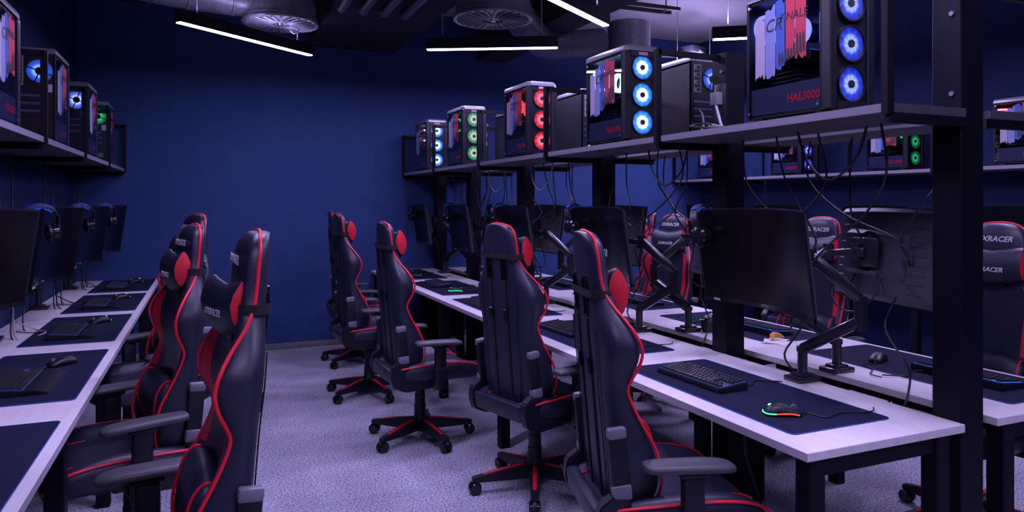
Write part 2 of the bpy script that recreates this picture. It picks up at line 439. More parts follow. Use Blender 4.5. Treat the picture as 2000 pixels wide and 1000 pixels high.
diffuser(3.81, 5.98, 2.78, .225, 3.2, 'grey round ceiling diffuser behind the bright blue computer', m_zinc)
def duct(pts, r, label, m):
    t = thing('round_duct', label, 'air duct', pts[0])
    o = Vector(pts[0]); P = [Vector(p)-o for p in pts]
    add('pipe', MB().tube(P, r, 24, 6), m, t)
    Q = spline(P, 6)
    for i in range(2, len(Q)-1, 4):
        tn = (Q[i+1]-Q[i-1]).normalized()
        add('seam_band', MB().loft([ring(Q[i]-tn*.012, tn, r+.001, 24), ring(Q[i]-tn*.006, tn, r+.007, 24), ring(Q[i]+tn*.006, tn, r+.007, 24), ring(Q[i]+tn*.012, tn, r+.001, 24)], False, False), m, t)
    return t
duct([(.30, 6.08, 3.08), (-.15, 6.0, 3.08), (-.50, 5.85, 3.08), (-.90, 5.6, 3.08)], .15, 'grey round duct joining the left ceiling diffuser', m_zinc)
duct([(2.20, 5.15, 3.0), (2.5, 5.5, 2.92), (2.9, 5.9, 2.9), (3.5, 6.0, 3.0)], .13, 'dark bent duct joining the middle and right diffusers', m_duct_dark)
for k, x in enumerate((.95, 1.12, 1.29, 1.46)):
    tag(add('round_conduit', MB().tube([(x, 3.2, 2.965), (x+.01, 4.6, 2.965), (x+.02, 5.5, 2.965), (x+.03, 5.72, 2.975), (x+.03, 5.80, 3.03)], .032, 10, 3), m_duct_dark),
        ['leftmost', 'second', 'third', 'rightmost'][k] + ' dark conduit under the black ceiling duct', 'conduit', 'dark conduits on the ceiling')
t = thing('track_rail', 'black double track rail on the lit ceiling at upper right', 'track rail', (3.55, 5.35, 3.20), .0)
add('rail', MB().bar((-.40, 0, 0), (.40, 0, 0), .03, .03), m_black, t)
add('rail', MB().bar((-.40, .14, .0), (.40, .14, .0), .03, .03), m_black, t)
for s in (-1, 1): add('hanger', MB().cyl((s*.3, .07, .0), (s*.3, .07, .25), .006, n=6).bar((s*.3, 0, .0), (s*.3, .14, .0), .02, .012), m_black, t)
t = thing('junction_box', 'small dark ceiling box with a pale pipe stub beside coiled cable', 'junction box', (4.75, 6.2, 3.06))
add('box', MB().box((0, 0, 0), (.22, .16, .07), .3, .006), m_duct_dark, t)
add('pipe_stub', MB().cyl((-.12, .0, -.05), (-.34, .1, -.05), .035, n=14), m_zinc, t)
add('hook', MB().tube([(-.1, 0, -.06), (-.11, 0, -.14), (-.08, 0, -.16)], .008, 6), m_hal, t)
tag(add('cable_coil', MB().tube([V(4.74+.10*math.cos(a)*.9, 6.15-.10*math.cos(a)*.3, 2.95+.10*math.sin(a)) for a in [k*2*PI/16 for k in range(16)]], .022, 8, 3, True), m_cable_w),
    'pale coil of cable hanging from the small ceiling box', 'cable coil')

# ------------------------------------------------------------------ desks, posts, shelves
MOD = 1.163
YB = [1.515 + MOD*k for k in range(6)]
YC = [(YB[k]+YB[k+1])/2 for k in range(5)]
ORD = ['nearest', 'second', 'third', 'fourth', 'farthest']
XR, XL, XW = 2.30, -1.145, 5.80     # row centre lines
ZT = 0.74
def desk(xc, k, sgn, label, group, y0, y1, last):
    """sgn -1: front edge towards -x of the row's centre line"""
    t = thing('desk', label, 'desk', (xc, (y0+y1)/2, 0), 0, group)
    h = (y1-y0)/2
    xa, xb = sorted((sgn*.745, sgn*.08))
    tp = add('table_top', MB().span(xa, xb, -h+.001, h-.001, ZT-.026, ZT, .0015, 1), m_desk, t)
    add('edge_band', MB().span(sgn*.7455-.0006, sgn*.7455+.0006, -h+.002, h-.002, ZT-.025, ZT-.001), m_desk_edge, tp)
    for e in ([-1, 1] if last else [-1]):
        yy = e*(h-.045)
        for xx in (sgn*.69, sgn*.16):
            add('leg', MB().span(xx-.03, xx+.03, yy-.03, yy+.03, 0.0, ZT-.027, .004, 1), m_steel, t)
        add('cross_beam', MB().span(min(sgn*.66, sgn*.19), max(sgn*.66, sgn*.19), yy-.02, yy+.02, ZT-.085, ZT-.027, .003, 1), m_steel, t)
    add('rail', MB().span(sgn*.18-.015, sgn*.18+.015, -h+.08, h-.08, ZT-.075, ZT-.027, .002, 1), m_steel, t)
    return t
for k in range(5):
    desk(XR, k, -1, ORD[k] + ' pale desk along the right side of the aisle', 'pale desks on the right of the aisle', YB[k], YB[k+1], k == 4)
    desk(XR, k, 1, ORD[k] + ' pale desk behind the aisle desks, backing onto them', 'pale desks behind the aisle desks', YB[k], YB[k+1], k == 4)
    desk(XW, k, -1, ORD[k] + ' pale desk below the far right wall shelf', 'pale desks at the right wall', YB[k], YB[k+1], k == 4)
    desk(XL, k, 1, ORD[k] + ' pale desk along the left wall', 'pale desks at the left wall', YB[k], YB[k+1], k == 4)
desk(XL, 5, 1, 'pale desk along the left wall cut by the bottom left corner', 'pale desks at the left wall', YB[0]-MOD, YB[0], False)

# steel posts in the gap between the aisle desks
PY = [1.58, 2.705, 3.86, 5.045, 6.225, 7.25]
for k, y in enumerate(PY):
    nm = (['wide black steel post nearest the viewer', 'second black steel post between the back-to-back desks', 'third black steel post between the back-to-back desks',
           'fourth black steel post between the back-to-back desks', 'fifth black steel post between the back-to-back desks', 'sixth black steel post beside the back wall'])[k]
    t = thing('steel_post', nm, 'post', (2.275, y, 0), 0, 'black steel posts carrying the double shelf')
    add('column', MB().span(-.055, .055, -.05, .05, 0, 2.15, .003, 1), m_steel, t)
    add('foot_plate', MB().span(-.09, .09, -.09, .09, 0, .01, .003, 1), m_steel, t)
    if k:
        dct = add('cable_duct', MB().span(-.075, .075, -.105, -.052, .02, .70, .003, 1), m_steel, t)
        for q in range(3): add('rib', MB().span(-.085, -.075, -.10+.035*q*.5, -.09+.035*q*.5, .02, .70), m_steel, dct)
    for z in (1.80, 2.06):
        add('bolt', MB().cyl((-.0555, -.02, z), (-.061, -.02, z), .008, n=8), m_grey, t)

ZS = 1.75
def shelf(xc, sgn, xf, xb, y0, y1, label, group, last):
    """board from |xb| (rear) to |xf| (front) off the centre line; steel frames stand at its ends"""
    t = thing('wall_shelf' if abs(xc-XR) > .1 else 'double_shelf', label, 'shelf', (xc, (y0+y1)/2, ZS), 0, group)
    h = (y1-y0)/2; a, b = sorted((sgn*xf, sgn*xb))
    bd = add('board', MB().span(a, b, -h+.012, h-.012, -.028, 0), m_shelf, t)
    add('edge_band', MB().span(sgn*xf-.001, sgn*xf+.001, -h+.013, h-.013, -.027, -.001), m_shelf_edge, bd)
    bk = sgn*xb
    add('rear_edge_band', MB().span(bk-.001, bk+.001, -h+.013, h-.013, -.027, -.001), m_shelf_edge, bd)
    for e in ([-1, 1] if last else [-1]):
        yy = -h+.014 if e < 0 else h-.014
        f = MB(); w = .014
        f.span(sgn*xf-w, sgn*xf+w, yy-w*.8, yy+w*.8, -.036, .395)
        f.span(a, b, yy-w*.8, yy+w*.8, .37, .395); f.span(a, b, yy-w*.8, yy+w*.8, -.060, -.030)
        if abs(xc-XR) > .1: f.span(sgn*xb-w, sgn*xb+w, yy-w*.8, yy+w*.8, -.036, .395)
        add('end_frame', f, m_steel, t)
    return t
for k in range(5):
    y0 = YB[k] + (.03 if k else 0); y1 = YB[k+1] + .03 if k < 4 else Y1-.03
    shelf(XR, -1, .412, .06, y0, y1, ORD[k] + ' shelf board of the aisle side carrying a computer', 'shelf boards over the aisle desks', k == 4)
    shelf(XR, 1, .36, .06, y0, y1, ORD[k] + ' shelf board on the rear side of the steel posts', 'shelf boards over the rear desks', k == 4)
    shelf(5.72, -1, .42, .0, y0, y1, ORD[k] + ' shelf board fixed to the far right wall', 'shelf boards on the right wall', k == 4).location.z = 1.715
    shelf(-1.07, 1, .38, .0, YB[k], y1, ORD[k] + ' shelf board fixed to the left wall', 'shelf boards on the left wall', k == 4)

# ------------------------------------------------------------------ computer towers
PW, PL, PH = .21, .40, .485
_pm = {}
def pcm(key, fn):
    if key not in _pm: _pm[key] = fn()
    return _pm[key]
def stripe_mesh(y0, y1, z0, z1, seed):
    """a brush-stroke bar with ragged ends, printed on the glass (plane x = const)"""
    rn = random.Random(seed); n = 7; P = []
    for i in range(n+1): P.append((y0+(y1-y0)*i/n, z1 + rn.uniform(-.012, .012)))
    for i in range(n, -1, -1): P.append((y0+(y1-y0)*i/n, z0 + rn.uniform(-.014, .012)))
    mb = MB(); mb.bm.faces.new([mb.bm.verts.new((0, y, z)) for y, z in P])
    return mb.mesh('printed_stripe', 0)
def computer(loc, rz, fan, label, group, rear=None, inner=None, detail=True):
    """front (fans) faces local -y, glass side faces local -x"""
    t = thing('desktop_computer', label, 'computer', loc, rz, group)
    w, l, h = PW/2, PL/2, PH
    def body():
        m = MB()
        m.span(-w+.008, w, -l+.02, l, .012, .022)               # floor pan
        m.span(w-.006, w, -l+.02, l, .022, h-.03)               # solid side
        m.span(-w+.008, w, -l+.02, l, h-.04, h-.028)            # roof
        m.span(-w+.008, w, l-.008, l, .022, h-.04)              # rear wall
        m.span(-w+.002, -w+.012, l-.014, l, .012, h-.03); m.span(-w+.002, -w+.012, -l+.02, -l+.045, .012, h-.03)
        for sx in (-1, 1):
            for sy in (-1, 1): m.box((sx*.08, sy*.15, .006), (.03, .05, .012), None, .002, 1)
        return m.mesh('case_body')
    add('case_body', pcm('body', body), m_case, t)
    def top():
        c = .02
        poly = [(-w, l), (-w, -l+c), (-w+c, -l-.004), (w-c, -l-.004), (w, -l+c), (w, l)]
        m = MB(); a = [Vector((x, y, h-.028)) for x, y in poly]; b = [Vector((x, y, h-.012)) for x, y in poly]
        c2 = [Vector((x*.93, y*.97, h)) for x, y in poly]; m.loft([a, b, c2]); return m.mesh('top_trim')
    add('top_trim', pcm('top', top), m_trim, t)
    def front():
        m = MB()
        m.span(-w, -w+.034, -l, -l+.024, .012, h-.028, .004, 1); m.span(w-.034, w, -l, -l+.024, .012, h-.028, .004, 1)
        m.span(-w+.034, w-.034, -l+.010, -l+.024, .012, h-.028)
        m.span(-w+.034, w-.034, -l+.001, -l+.010, h-.055, h-.028); m.span(-w+.034, w-.034, -l+.001, -l+.010, .012, .04)
        return m.mesh('front_panel')
    fp = add('front_panel', pcm('front', front), m_case, t)
    add('badge', pcm('badge', lambda: MB().span(-.026, .026, -l-.001, -l+.001, h-.048, h-.033).mesh('badge')), m_white, fp)
    add('badge_lettering', text_mesh('HAL3000', .011, extrude=.0003), m_hal, fp, (0, -l-.0015, h-.0405))
    def disc():
        m = MB(); m.disc((0, 0, 0), (0, -1, 0), .059, 32); return m.mesh('led_fan', 0)
    def blades():
        m = MB()
        for k in range(9):
            a = k*2*PI/9; P = []
            for q in range(5): rr = .018+.039*q/4; aa = a+.55*q/4; P.append(V(rr*math.cos(aa), -.002, rr*math.sin(aa)))
            Q = []
            for q in range(5): rr = .018+.039*q/4; aa = a+.55*q/4+.16; Q.append(V(rr*math.cos(aa), -.0035, rr*math.sin(aa)))
            for q in range(4): m.bm.faces.new([m.bm.verts.new(p) for p in (P[q], P[q+1], Q[q+1], Q[q])])
        return m.mesh('blade_set', 0)
    def rimm():
        m = MB(); m.loft([ring((0, y, 0), (0, -1, 0), r, 32) for r, y in ((.059, .001), (.0595, -.006), (.064, -.006), (.064, .001))], False, False); return m.mesh('fan_rim')
    def hubm():
        m = MB(); m.cyl((0, 0, 0), (0, -.005, 0), .0135, n=16); return m.mesh('fan_hub')
    for q in range(3):
        f = add('led_fan', pcm('disc', disc), F[fan], t, (0, -l+.008, .10+.138*q))
        add('blade_set', pcm('blades', blades), F[fan], f)
        add('fan_rim', pcm('rim', rimm), m_case, f)
        add('fan_hub', pcm('hub', hubm), m_inside, f)
    # inside
    add('mainboard', pcm('board', lambda: MB().span(w-.016, w-.008, -.12, l-.02, .14, h-.06).mesh('mainboard')), m_board, t)
    sh = add('power_supply_shroud', pcm('shroud', lambda: MB().span(-w+.010, w-.01, -l+.045, l-.015, .024, .125, .002, 1).mesh('power_supply_shroud')), m_shroud, t)
    add('shroud_lettering', text_mesh('HAL3000', .042, extrude=.0006, bold=.0012, stretch=.92), m_hal, sh, (-w+.0092, -.075, .07), (0, 0, -PI/2))
    add('graphics_card', pcm('gpu', lambda: MB().span(-.05, w-.02, -.06, l-.02, .205, .245, .004, 1).mesh('graphics_card')), m_gloss, t)
    il = INNER[inner or fan]
    add('cooler_ring', pcm('cool', lambda: MB().loft([ring((x, .05, .335), (1, 0, 0), r, 24) for x, r in ((.02, .035), (-.005, .040), (-.005, .050), (.02, .052))], False, False).mesh('cooler_ring')), il, t)
    add('memory_stick', pcm('ram', lambda: MB().span(.03, w-.02, -.035, -.028, .28, .39).mesh('memory_stick')), il, t)
    add('cooler_block', pcm('cblk', lambda: MB().cyl((.03, .05, .335), (w-.015, .05, .335), .036, n=18).mesh('cooler_block')), m_gloss, t)
    for q in range(3):
        add('slot_cover', pcm('slot%d' % q, lambda: MB().span(-.02, w-.02, .02, l-.03, .150+.016*q, .156+.016*q).mesh('slot_cover')), m_grey, t)
    ex = add('exhaust_fan', pcm('exf', lambda: MB().loft([ring((-.02, l-y_, .365), (0, 1, 0), r_, 24) for y_, r_ in ((.010, .058), (.034, .058), (.034, .047), (.010, .047))], False, False).mesh('exhaust_fan')), il, t)
    # glass side with its print
    g = add('glass_panel', pcm('glass', lambda: MB().span(-w, -w+.003, -l+.036, l-.004, .02, h-.034).mesh('glass_panel')), m_glass, t)
    xs = -w-.0008
    for q, (ya, yb, za, zb, mm) in enumerate(((.150, .100, .165, .385, m_white), (.098, .048, .165, .415, m_lblue), (.046, .002, .185, .425, m_blue), (-.002, -.046, .215, .435, m_redp), (-.048, -.098, .215, .430, m_redp))):
        add('printed_stripe', pcm('st%d' % q, lambda: stripe_mesh(ya, yb, za, zb, q+3)), mm, g, (xs, 0, 0))
    add('print_lettering', text_mesh('CR', .066, .25, .0002), m_ink, g, (xs-.0008, .058, .345), (R(0), 0, -PI/2))
    add('print_lettering', text_mesh('FINALE', .042, .15, .0002), m_ink, g, (xs-.0008, -.040, .362), (0, 0, -PI/2))
    def crowd():
        rn = random.Random(4); m = MB()
        for q in range(9):
            y = .03-.014*q; z = .195+.004*q; hh = rn.uniform(.03, .075)
            m.bm.faces.new([m.bm.verts.new(p) for p in ((0, y, z), (0, y-.011, z), (0, y-.008, z+hh), (0, y-.003, z+hh+.008), (0, y+.001, z+hh*.8))])
        return m.mesh('printed_silhouette', 0)
    add('printed_silhouette', pcm('crowd', crowd), m_ink, g, (xs-.0006, 0, 0))
    for yy in (-l+.05, l-.018):
        for zz in (.034, h-.048):
            add('thumb_screw', pcm('ts%.2f%.2f' % (yy, zz), lambda: MB().cyl((-w, yy, zz), (-w-.004, yy, zz), .005, n=8).mesh('thumb_screw')), m_silver, g)
    if rear:
        def io():
            m = MB(); m.span(.035, .085, l, l+.002, .29, .44)
            return m.mesh('port_plate')
        ip = add('port_plate', pcm('io', io), m_grey, t)
        for q in range(7):
            add('port', pcm('port%d' % q, lambda: MB().span(.042, .078 if q % 2 else .062, l+.002, l+.006, .298+.02*q, .312+.02*q).mesh('port')), m_black, ip)
        rf = add('rear_fan', pcm('rdisc', disc), rear, t, (-.035, l+.004, .365))
        rf.rotation_euler = (0, 0, PI)
        def spokes():
            m = MB()
            for q in range(4): m.box((0, -.003, 0), (.125, .003, .006), Matrix.Rotation(q*PI/4+.3, 3, 'Y'))
            m.cyl((0, 0, 0), (0, -.006, 0), .020, n=16); return m.mesh('fan_guard')
        sp = MB()
        for q in range(2): sp.box((0, -.003, 0), (.118, .003, .006), Matrix.Rotation(q*PI/2+.35, 3, 'Y'))
        sp.cyl((0, 0, 0), (0, -.006, 0), .020, n=16)
        add('fan_guard', pcm('guard', lambda: sp.mesh('fan_guard')), m_case, rf)
        for q in range(7):
            add('expansion_slot', pcm('ex%d' % q, lambda: MB().span(-.06, .085, l, l+.003, .135+.0195*q, .149+.0195*q).mesh('expansion_slot')), m_shroud if q % 2 else m_case, t)
        add('power_supply_back', pcm('psub', lambda: MB().span(-.08, .08, l, l+.003, .03, .115).mesh('power_supply_back')), m_case, t)
        add('power_socket', pcm('psus', lambda: MB().span(-.07, -.035, l+.003, l+.008, .05, .08).mesh('power_socket')), m_gloss, t)
        add('rear_sticker', pcm('stk', lambda: MB().span(-.09, -.06, l, l+.001, .26, .30).mesh('rear_sticker')), m_white, t)
    return t

GA = 'computers on the aisle side shelf'
for y, fan, inn, lab in ((1.766, 'blue', 'blue', 'largest looking tower with soft blue fans at the top right of the picture'),
                    (3.03, 'ice', 'ice', 'tower with three bright ice blue fans, second on the aisle shelf'),
                    (4.20, 'red', 'red', 'tower with three red fans on the aisle shelf'),
                    (5.49, 'green', 'green', 'tower with three green fans on the aisle shelf'),
                    (6.52, 'ice', 'ice', 'tower with white-blue fans at the back wall end of the aisle shelf')):
    computer((2.015, y+PL/2, ZS), 0, fan, lab, GA, inner=inn)
GB = 'computers on the rear side of the double shelf'
for y, lab in ((3.13, 'dark tower turned away with pale cable at its back, right of the ice blue tower'),
               (4.33, 'dark tower turned away beside the red fan tower'), (5.55, 'dark tower turned away beside the green fan tower'), (6.65, 'dark tower turned away at the back wall end of the double shelf')):
    computer((2.485, y+PL/2, ZS), PI, 'violet', lab, GB, rear=FG['blue'])
GC = 'computers on the left wall shelf'
for y, fan, lab in ((1.98, 'blue', 'tower on the left wall shelf outside the frame'), (3.13, 'red', 'tower cut by the left picture edge with red glow behind its printed glass'), (4.28, 'blue', 'tower on the left shelf with a bright blue rear fan'),
               (5.39, 'ice', 'tower on the left shelf with a pale blue rear fan'), (6.38, 'emerald', 'tower on the left shelf with a green rear fan')):
    computer((-.82, y+PL/2, ZS), PI, {'ice': 'ice', 'blue': 'blue', 'red': 'red', 'emerald': 'emerald'}[fan], lab, GC, rear=FG.get(fan, FG['blue']))
GD = 'computers on the right wall shelf'
for y, fan, lab in ((3.02, 'red', 'tower on the right wall shelf cut by the right picture edge'), (4.12, 'emerald', 'tower with green fans on the right wall shelf beside the wide post'),
               (5.27, 'violet', 'tower with violet blue fans on the right wall shelf'), (6.45, 'ice', 'tower on the right wall shelf nearest the back wall')):
    computer((5.42, y+PL/2, 1.715), 0, fan, lab, GD, inner='green' if fan in ('emerald', 'violet') else fan)

# ------------------------------------------------------------------ gaming chair (faces local +x, hub at origin)
BZ = .86
SEC = [ # z, half width, wing depth, centre thickness
 (0.00, .150, .075, .062), (.02, .180, .115, .070), (.06, .203, .148, .076), (.13, .214, .162, .080), (.21, .211, .148, .080), (.30, .203, .106, .078),
 (.38, .197, .078, .074), (.42, .204, .089, .074), (.465, .219, .114, .074), (.512, .229, .127, .073), (.555, .223, .118, .072), (.60, .197, .094, .072),
 (.645, .160, .078, .074), (.69, .136, .071, .076), (.74, .126, .068, .078), (.79, .122, .067, .079), (.83, .114, .064, .076), (.855, .098, .056, .069), (.872, .070, .046, .058), (.878, .033, .035, .046)]
RX, RZ, LEAN = -.185, .475, math.tan(R(5.0))
def back_pt(z, u, v):
    return Vector((RX + v - z*LEAN, u, RZ + z))
def section(z, w, d, c):
    half = [(0, 0), (.5*w, 0), (.86*w, .010), (w, .042 if d > .07 else d*.45), (.995*w, d*.70), (.95*w, d*.98), (.84*w, d), (.68*w, max(c*.92, c+(d-c)*.45)), (.40*w, c), (0, c)]
    full = half + [(-u, v) for u, v in reversed(half[1:-1])]
    return [back_pt(z, u, v) for u, v in full]
def sec_at(z):
    for a, b in zip(SEC, SEC[1:]):
        if a[0] <= z <= b[0]:
            f = (z-a[0])/(b[0]-a[0]); return tuple(p+(q-p)*f for p, q in zip(a, b))
    return SEC[-1]
def subdivided(me, lev, cut=None):
    o = bpy.data.objects.new('tmp', me); C.objects.link(o)
    md = o.modifiers.new('s', 'SUBSURF'); md.levels = lev; md.render_levels = lev
    if cut is not None:
        co = bpy.data.objects.new('cut', cut); C.objects.link(co)
        bo = o.modifiers.new('b', 'BOOLEAN'); bo.operation = 'DIFFERENCE'; bo.object = co; bo.solver = 'EXACT'
    bpy.context.view_layer.update()
    r = applied(o, me.name)
    bpy.data.objects.remove(o)
    if cut is not None: bpy.data.objects.remove(co)
    r.polygons.foreach_set('use_smooth', [True]*len(r.polygons)); r.set_sharp_from_angle(angle=R(40))
    return r
def capsule_cut(u0, z0, z1, hw):
    P = []
    for k in range(9): a = PI*k/8; P.append((u0+hw*math.cos(a), z1+hw*math.sin(a)))
    for k in range(9): a = PI+PI*k/8; P.append((u0+hw*math.cos(a), z0+hw*math.sin(a)))
    return [back_pt(z, u, -.05) for u, z in P], [back_pt(z, u, .16) for u, z in P], P

def make_chair():
    t = thing('gaming_chair', 'proto', 'chair', (0, 0, 0), 0)
    # five-star base
    leg = MB(); leg.loft([[V(x, y, z) for y, z in ((-w, zb), (w, zb), (w*.8, zt), (-w*.8, zt))] for x, w, zb, zt in ((.03, .030, .062, .128), (.14, .027, .060, .115), (.30, .021, .062, .088), (.325, .018, .066, .084))])
    lm = leg.mesh('base_leg', 30)
    strip = MB(); strip.loft([[V(x, y, z) for y, z in ((-w, zb-.004), (w, zb-.004), (w, zb+.003), (-w, zb+.003))] for x, w, zb in ((.06, .011, .1245), (.14, .011, .115), (.27, .009, .0925))])
    sm = strip.mesh('red_strip', 30)
    cas = MB(); cas.cyl((.31, 0, .05), (.31, 0, .075), .011, n=10); cas.box((.315, 0, .040), (.042, .016, .034), None, .006, 1)
    cas.loft([[V(.312+.033*math.cos(a), y, .030+.033*math.sin(a)) for a in [PI*k/8 for k in range(9)]] for y in (-.008, .008)])
    cm = cas.mesh('caster', 30)
    wh = [MB().loft([ring((.312, s*y, .030), (0, s, 0), r, 18) for y, r in ((.009, .026), (.012, .030), (.023, .030), (.027, .024))]).mesh('wheel', 30) for s in (-1, 1)]
    for k in range(5):
        a = k*2*PI/5
        lg = add('base_leg', lm, m_black, t, None, (0, 0, a)); add('red_strip', sm, m_redpl, lg)
        cs = add('caster', cm, m_black, t, None, (0, 0, a))
        for q in range(2): add('wheel', wh[q], m_gloss, cs)
    add('gas_lift', MB().lathe([(.042, .055), (.046, .07), (.046, .125), (.036, .145), (.036, .21), (.032, .212), (.032, .27), (.029, .272), (.029, .33), (.018, .332), (.018, .39)], 20), m_black, t)
    add('tilt_mechanism', MB().box((.02, 0, .392), (.26, .20, .045), None, .01).box((.02, 0, .36), (.11, .10, .04), None, .01), m_black, t)
    add('lever', MB().tube([(.05, -.08, .375), (.05, -.20, .372), (.05, -.26, .366)], .006, 8).box((.05, -.285, .363), (.028, .07, .009), None, .003), m_black, t)
    # seat: sections along x
    st = []
    for x, hw, zt, bo in ((-.235, .17, .455, .0), (-.22, .215, .488, .012), (-.17, .240, .495, .030), (-.05, .262, .498, .048), (.08, .270, .500, .055), (.18, .268, .500, .045), (.25, .262, .494, .028), (.295, .250, .476, .010), (.312, .225, .450, .0)):
        zb = .414
        half = [(0, zb), (hw*.6, zb), (hw*.93, zb+.006), (hw, (zb+zt)/2+.006), (hw*.98, zt+bo*.55), (hw*.86, zt+bo), (hw*.72, zt+bo*.7), (hw*.55, zt), (hw*.25, zt), (0, zt)]
        st.append([V(x, y, z) for y, z in half+[(-y, z) for y, z in reversed(half[1:-1])]])
    mb = MB(); mb.loft(st); seat = add('seat', subdivided(mb.mesh('seat'), 1), m_leather, t)
    pp = MB()
    for s in (1, -1):
        i = 4 if s > 0 else 18-4
        pp.tube([r[i] + V(0, s*.001, .002) for r in st[0:]], .0050, 6, 4)
        j = 7 if s > 0 else 18-7
        pp.tube([r[j] + V(0, 0, .0035) for r in st[1:8]], .0042, 6, 4)
    add('seat_piping', pp, m_pipe, seat)
    # backrest with two slots
    rings = [section(*q) for q in SEC]
    mb = MB()
    def mi(i, k):
        kk = k if k < 9 else 17-k
        z = SEC[i][0]
        if kk == 6 and .22 < z < .60: return 1
        return 0
    mb.loft(rings, mats=mi)
    cut = MB(); outl = []
    for u in (-.057, .057):
        A, B, P = capsule_cut(u, .615, .715, .021); cut.loft([A, B]); outl.append((u, P))
    bme = mb.mesh('backrest'); bme.materials.append(None); bme.materials.append(None)
    bk_me = subdivided(bme, 2, cut.mesh('cut'))
    bk = add('backrest', bk_me, [m_leather, m_red], t)
    path = [back_pt(z, (.972 if z < .62 else 1.0)*w, d*(.97 if z < .60 else .97-.42*min(1, (z-.60)/.10))) for z, w, d, c in SEC[1:17]]
    w, d, c = SEC[17][1:]; top = [back_pt(.858, .96*w, d*.62), back_pt(.8745, .055, .030), back_pt(.8795, 0, .026)]
    full = path+top+[V(p.x, -p.y, p.z) for p in reversed(path+top[:-1])]
    ctr = [back_pt(p.z-RZ, 0, .05) for p in full]
    full = [p + (p-q).normalized()*.0005 for p, q in zip(full, ctr)]
    add('back_piping', MB().tube(full, .0050, 8, 3), m_pipe, bk)
    for u, P in outl:
        add('slot_trim', MB().tube([back_pt(z, uu, -.0005) for uu, z in P], .0045, 6, 0, True), m_gloss, bk)
        add('slot_trim', MB().tube([back_pt(z, uu, .070) for uu, z in P], .0045, 6, 0, True), m_gloss, bk)
    # strap round the head
    zc, wc, dc, cc = sec_at(.70)
    sec = [(wc*u, v) for u, v in ((0, -.006), (.55, -.006), (.9, .0), (1.06, .025), (1.07, .045), (.95, .072), (.4, .080), (0, .080))]
    sec = sec+[(-u, v) for u, v in reversed(sec[1:-1])]
    sp = spline([V(u, v, 0) for u, v in sec], 3, True)
    st_ = MB(); st_.loft([[back_pt(z, p.x*f, p.y) for p in sp] for z, f in ((.683, 1.0), (.683, 1.012), (.709, 1.012), (.709, 1.0))], False, False)
    add('head_strap', st_, m_strap, bk)
    # straps of the lumbar cushion down the back, with buckles
    for u in (-.057, .057):
        sb = add('lumbar_strap', MB().box(back_pt(.31, u, -.0035), (.004, .016, .60), Matrix.Rotation(-math.atan(LEAN), 3, 'Y'), .001, 1), m_strap, bk)
        add('buckle', MB().box(back_pt(.44, u, -.007), (.010, .024, .05), Matrix.Rotation(-math.atan(LEAN), 3, 'Y'), .002, 1), m_gloss, bk)
    # vertical seams on the back
    for s in (-1, 1):
        add('back_seam', MB().tube([back_pt(z, s*.62*sec_at(z)[1], -.0005) for z in (.02, .1, .2, .3, .4, .5, .58)], .0022, 5, 3), m_strap, bk)
    # neck cushion: lens profile, black body with red ends
    rg = []
    for y, s, dz in ((-.132, .90, .020), (-.120, .98, .016), (-.07, 1.0, .004), (0, 1.0, -.006), (.07, 1.0, .004), (.120, .98, .016), (.132, .90, .020)):
        P = []
        for q in range(14):
            a = 2*PI*q/14; ca, sa = math.cos(a), math.sin(a)
            v = .037*s*ca*(1-.45*sa*sa)
            P.append(back_pt(.69+dz + .080*s*sa, y, .092+v))
        rg.append(P)
    nc = add('neck_cushion', MB().loft(rg).mesh('neck_cushion', 60), m_leather, t)
    for s in (-1, 1):
        i = 0 if s < 0 else -1
        ctr_ = sum(rg[i], V(0, 0, 0))/14
        e = MB(); e.loft([[p+V(0, s*.0008, 0) for p in rg[i]], [ctr_+(p-ctr_)*.6+V(-.003, s*.006, 0) for p in rg[i]], [ctr_+(p-ctr_)*.1+V(-.003, s*.008, 0) for p in rg[i]]], False, True)
        add('red_end', e.mesh('red_end', 60), m_red, nc)
    lg = text_mesh('DXRACER', .042, .3, .0006, 1.0, .0008)
    add('cushion_lettering', lg, m_logo, nc, back_pt(.680, 0, .1305), (0, 0, PI/2)).scale = (.70, 1, .70)
    add('head_lettering', lg, m_logo, bk, back_pt(.805, 0, .0805), (0, 0, PI/2)).scale = (.82, 1, .82)
    # lumbar cushion
    rg = []
    for y, s in ((-.165, .60), (-.150, .86), (-.08, 1.0), (0, 1.0), (.08, 1.0), (.150, .86), (.165, .60)):
        rg.append([back_pt(.20+.10*s*math.sin(a), y, .112+.048*s*math.cos(a)) for a in [2*PI*q/14 for q in range(14)]])
    lc = add('lumbar_cushion', MB().loft(rg).mesh('lumbar_cushion', 60), m_leather, t)
    for i in (1, 5): add('cushion_piping', MB().tube([p for p in rg[i]], .004, 6, 2, True), m_pipe, lc)
    # hinges: side plates with grey caps, boots, and padded bar
    for s in (-1, 1):
        a = Matrix.Rotation(-math.atan(LEAN), 3, 'Y')
        br = add('hinge_bracket', MB().box(back_pt(.135, s*.206, .022), (.058, .03, .27), a, .006), m_black, t)
        add('hinge_cap', MB().box(back_pt(.265, s*.209, .022), (.060, .032, .034), a, .008), m_cap, br)
        add('hinge_cap', MB().box(back_pt(.085, s*.212, .022), (.060, .034, .045), a, .006), m_cap, br)
        poly = [(-.245, .520), (-.252, .46), (-.232, .405), (-.16, .375), (-.02, .385), (.06, .405), (.06, .430), (-.06, .450), (-.135, .485), (-.155, .545), (-.2, .552)]
        bt = MB(); bt.prism(poly, s*.185, s*.234); bmesh.ops.bevel(bt.bm, geom=list(bt.bm.edges), offset=.006, segments=2, affect='EDGES')
        add('hinge_cover', bt, m_black, t)
    add('back_bar', MB().box((-.225, 0, .462), (.045, .37, .085), Matrix.Rotation(R(-8), 3, 'Y'), .014), m_leather, t)
